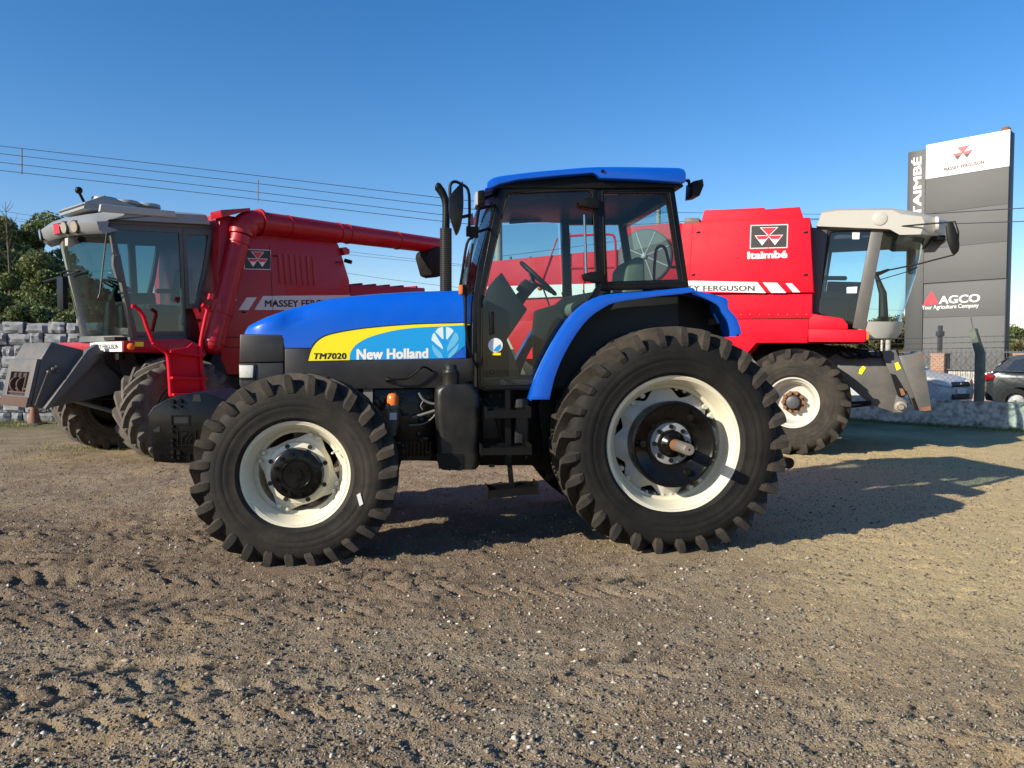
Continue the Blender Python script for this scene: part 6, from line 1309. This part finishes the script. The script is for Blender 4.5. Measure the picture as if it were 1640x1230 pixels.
# ------------------------------------------------------------------ TREES
def tree(name, label, loc, h, rx, trunk_h, nclump, nleaf, ls, m, group=None, rz=None, seed=0, open_=0.0):
    r = np.random.default_rng(seed); rd_ = random.Random(seed); root = thing(name, label, 'tree', loc, 0, group); rz = rz or (h - trunk_h) / 2
    cz = trunk_h + rz; C_ = []
    for k in range(nclump):
        v = r.normal(size=3); v /= np.linalg.norm(v); v *= r.uniform(0.35, 0.95) ** 0.6; C_.append((v[0] * rx, v[1] * rx, cz + v[2] * rz, r.uniform(0.16, 0.34) * rx))
    tk = MB().tube([(0, 0, -0.2), (rd_.uniform(-.1, .1), 0, trunk_h * 0.6), (rd_.uniform(-.2, .2), rd_.uniform(-.2, .2), cz), (0, 0, h - rz * 0.35)], [h * 0.022, h * 0.016, h * 0.010, h * 0.003], 8)
    for c in C_[::2]: z0 = trunk_h * rd_.uniform(0.7, 1.2); tk.tube([(0, 0, z0), (c[0] * 0.5, c[1] * 0.5, (z0 + c[2]) / 2 + 0.2), c[:3]], [h * 0.007, h * 0.004, h * 0.001], 5)
    tk.build('trunk', M['bark'], root)
    P = []
    per = nleaf // nclump
    for x, y, z, cr in C_:
        d = r.normal(size=(per, 3)); d /= np.linalg.norm(d, axis=1)[:, None]; d *= (cr * r.uniform(0.2, 1.1, per) ** 0.5)[:, None]; d[:, 2] *= 0.75; P.append(d + np.array([x, y, z]))
    P = np.concatenate(P); n = len(P); a = r.normal(size=(n, 3)); a /= np.linalg.norm(a, axis=1)[:, None]; b = np.cross(a, r.normal(size=(n, 3))); b /= np.linalg.norm(b, axis=1)[:, None]; s = (ls * r.uniform(0.5, 1.3, n))[:, None]
    V = np.stack([P - a * s, P + b * s * 0.45, P + a * s, P - b * s * 0.45], 1).reshape(-1, 3); F_ = np.arange(n * 4).reshape(-1, 4); me = bpy.data.meshes.new('crown')
    me.vertices.add(len(V)); me.vertices.foreach_set('co', V.ravel().astype(np.float32)); me.loops.add(n * 4); me.loops.foreach_set('vertex_index', F_.ravel().astype(np.int32)); me.polygons.add(n); me.polygons.foreach_set('loop_start', np.arange(0, n * 4, 4).astype(np.int32)); me.update(calc_edges=True)
    me.materials.append(m); o = bpy.data.objects.new('crown', me); COL.objects.link(o); o.parent = root; return root
gt = 'trees behind the stone wall'
for i, (px, ptop, Yd, rx, th, lb) in enumerate(((8, 352, 31, 1.9, 2.2, 'dark bushy tree at the far left edge behind the stone wall'), (52, 343, 33, 2.2, 2.6, 'tallest dark tree behind the stone wall, left of the harvester cab'), (92, 405, 29, 1.7, 1.4, 'lower rounded tree close beside the harvester cab glass'), (128, 430, 36, 1.9, 1.0, 'dark tree seen behind the harvester windscreen'), (-40, 380, 30, 2.2, 2.0, 'dark tree just outside the left edge of the photo'), (30, 470, 26, 1.5, 0.6, 'low bush just above the stone wall at the left'), (108, 480, 26, 1.5, 0.5, 'low bush above the stone wall near the white pole'))):
    p = at(px, 568, Yd); hT = 1.48 + (568 - ptop) / 1200 * Yd; tree('tree', lb, (p.x, p.y, 0), hT, rx, th, 46, 34000, 0.085, M['leaf'], gt, seed=40 + i)
p = at(15, 568, 28); bt_ = thing('bare_tree', 'thin bare tree with fine twigs at the left edge', 'tree', (p.x, p.y, 0)); zt_ = 1.48 + (568 - 325) / 1200 * 28
tb = MB().tube([(0, 0, 0), (0.1, 0, zt_ * 0.6), (0.0, 0, zt_)], [0.07, 0.04, 0.008], 6)
for k in range(26): z = zt_ * random.uniform(0.55, 0.98); a = random.uniform(0, 6.28); l_ = random.uniform(0.25, 0.7); tb.tube([(0.04, 0, z), (0.04 + l_ * 0.5 * math.cos(a), l_ * 0.5 * math.sin(a), z + l_ * 0.6), (0.04 + l_ * 0.7 * math.cos(a), l_ * .7 * math.sin(a), z + l_ * 1.1)], [0.012, 0.008, 0.003], 4)
tb.build('trunk', M['bark'], bt_)
gt2 = 'trees beyond the street'
for i, (px, ptop, Yd, rx, lb) in enumerate(((1425, 520, 48, 2.6, 'olive brown tree between the harvester cab and the sign'), (1452, 505, 60, 3.5, 'brown wooded tree just left of the sign foot'), (1395, 535, 55, 2.8, 'low olive tree under the harvester windscreen'), (1618, 545, 40, 1.6, 'yellow green bush right of the sign foot'), (1645, 528, 62, 3.2, 'dark tree at the right edge of the photo'), (1600, 552, 58, 2.5, 'low tree behind the sign foot'), (1690, 540, 50, 3.0, 'tree just beyond the right edge'))):
    p = at(px, 568, Yd); hT = 1.48 + (568 - ptop) / 1200 * Yd; tree('tree', lb, (p.x, p.y, 0), hT, rx, 0.6, 30, 14000, 0.14, M['leaf2'] if i != 4 else M['leaf'], gt2, seed=80 + i)
hl_ = MB(); pts = []
for k in range(81): a = rad(-60 + 120 * k / 80); R_ = 520; pts.append((R_ * math.sin(a), R_ * math.cos(a), 4 + 7 * (0.5 + 0.5 * math.sin(k * 0.45)) + 8 * max(0, math.sin(a + 0.1))))
hl_.loft([[(x, y, -2) for x, y, z in pts], [(x * 1.04, y * 1.04, z * 0.8) for x, y, z in pts], [(x * 1.12, y * 1.12, z) for x, y, z in pts]], closed=False)
tag(hl_.build('hills', mat('wooded_hill', (0.06, 0.07, 0.045), 0.95, var=0.4, vscale=0.2)), 'low wooded hills on the horizon', None, None, 'structure')

# ------------------------------------------------------------------ POLES AND WIRES
def pole(px, Yd, h, r, lb, name='utility_pole', m=None, arms=True, grp=None):
    p = at(px, 568, Yd); o = thing(name, lb, 'pole', (p.x, p.y, 0), 0, grp)
    MB().tube([(0, 0, -0.2), (0, 0, h)], [r * 1.25, r * 0.8], 12).build('shaft', m or M['polecon'], o)
    if arms:
        a = MB()
        for z in (h - 0.3, h - 0.55, h - 0.8, h - 1.05): a.cyl((0, -r - 0.08, z - 0.04), (0, -r - 0.08, z + 0.04), 0.035, n=8).box(-0.02, 0.02, -r - 0.06, 0, z - 0.015, z + 0.015)
        a.box(-0.9, 0.9, -0.05, 0.05, h - 1.9, h - 1.8); [a.cyl((x, 0, h - 1.8), (x, 0, h - 1.65), 0.03, n=8) for x in (-0.8, -0.3, 0.3, 0.8)]
        a.build('insulators', M['inkgrey'], o)
    return o
pole(799, 19.0, 5.6, 0.10, 'pale concrete utility pole seen through the tractor cab glass'); pole(1053, 38.0, 9.4, 0.13, 'distant utility pole seen through the tractor rear side window')
pole(126, 19.5, 2.75, 0.035, 'thin white pole standing behind the stone wall', name='white_pole', m=M['whitewash'], arms=False)
pole(1412, 30, 2.2, 0.05, 'thin white pole left of the sign foot', name='white_pole', m=M['whitewash'], arms=False); pole(1422, 34, 2.6, 0.12, 'pale thick pole stump beside the thin pole left of the sign', name='pole_stump', m=M['polecon'], arms=False)
def wire(label, pts, r=0.008, cat='power line', grp='overhead power lines', end_at_pole=False):
    pts = ([] if 'tractor' in label else [pts[0] + (pts[0] - pts[1]) * 1.5]) + list(pts) + ([] if end_at_pole else [pts[-1] + (pts[-1] - pts[-2]) * 2])
    o = MB().tube(smooth_path(pts, 8), r, 5).build('power_line', M['wire']); tag(o, label, cat, grp); return o
rows = (('highest', 0), ('second highest', 1), ('third', 2), ('lowest', 3))
for (nm, k) in rows:
    y0 = (233.8, 246, 259.8, 272.8)[k]; y1 = (316, 329, 343, 353.5)[k]; ym = ((y0 + y1) / 2) + 2
    wire(nm + ' of the four parallel wires above the left harvester', [at(-300, y0 - 34, 17.6), at(0, y0, 18), at(350, ym - 3, 18.3), at(700, y1, 18.6), at(799, y1 + 9, 18.95)], end_at_pole=True)
for i, (px, ya, yb) in enumerate(((35, 237.5, 279), (413, 287.5, 322))):
    a, b = at(px, ya, 18.05 + i * 0.3), at(px, yb, 18.05 + i * 0.3); o = MB().tube([a, b], 0.014, 6).build('wire_spacer', M['hose']); tag(o, ('left' if i == 0 else 'right') + ' spacer rod clipped across the four parallel wires', 'spacer', 'spacers on the wires')
W_ = [('thin wire crossing low behind the trees at the left, upper of two', [(-200, 318, 40), (0, 338, 40), (75, 348, 40), (400, 385, 40)]), ('thin wire crossing low behind the trees at the left, lower of two', [(-200, 338, 42), (0, 352, 42), (75, 359, 42), (400, 392, 42)]),
      ('sagging wire in the gap under the auger pipe', [(300, 395, 40), (560, 438, 38), (690, 455.5, 37), (800, 467, 36)]),
      ('upper wire behind the tractor cab roof reaching the right harvester', [(799, 325, 19), (1000, 338, 26), (1130, 341, 30), (1300, 343, 34)]), ('lower wire behind the tractor cab', [(799, 352, 19), (1000, 360, 28), (1130, 353, 34), (1300, 350, 38)]),
      ('upper wire in front of the tall sign', [(1300, 352, 17), (1480, 343, 15.5), (1620, 334.5, 14.5), (1800, 325, 13.5)]), ('lower wire in front of the tall sign', [(1300, 368, 17.5), (1480, 360, 16), (1540, 358, 15.6), (1640, 354.5, 15), (1800, 348, 14)]),
      ('faint wire right of the sign near the horizon', [(1500, 500, 45), (1600, 505, 42), (1640, 512, 40), (1800, 530, 36)]), ('wire seen through the tractor windows', [(790, 412, 30), (900, 398, 30), (1000, 385, 31), (1100, 375, 32)])]
for lb, pts in W_: wire(lb, [at(*q) for q in pts], 0.009)
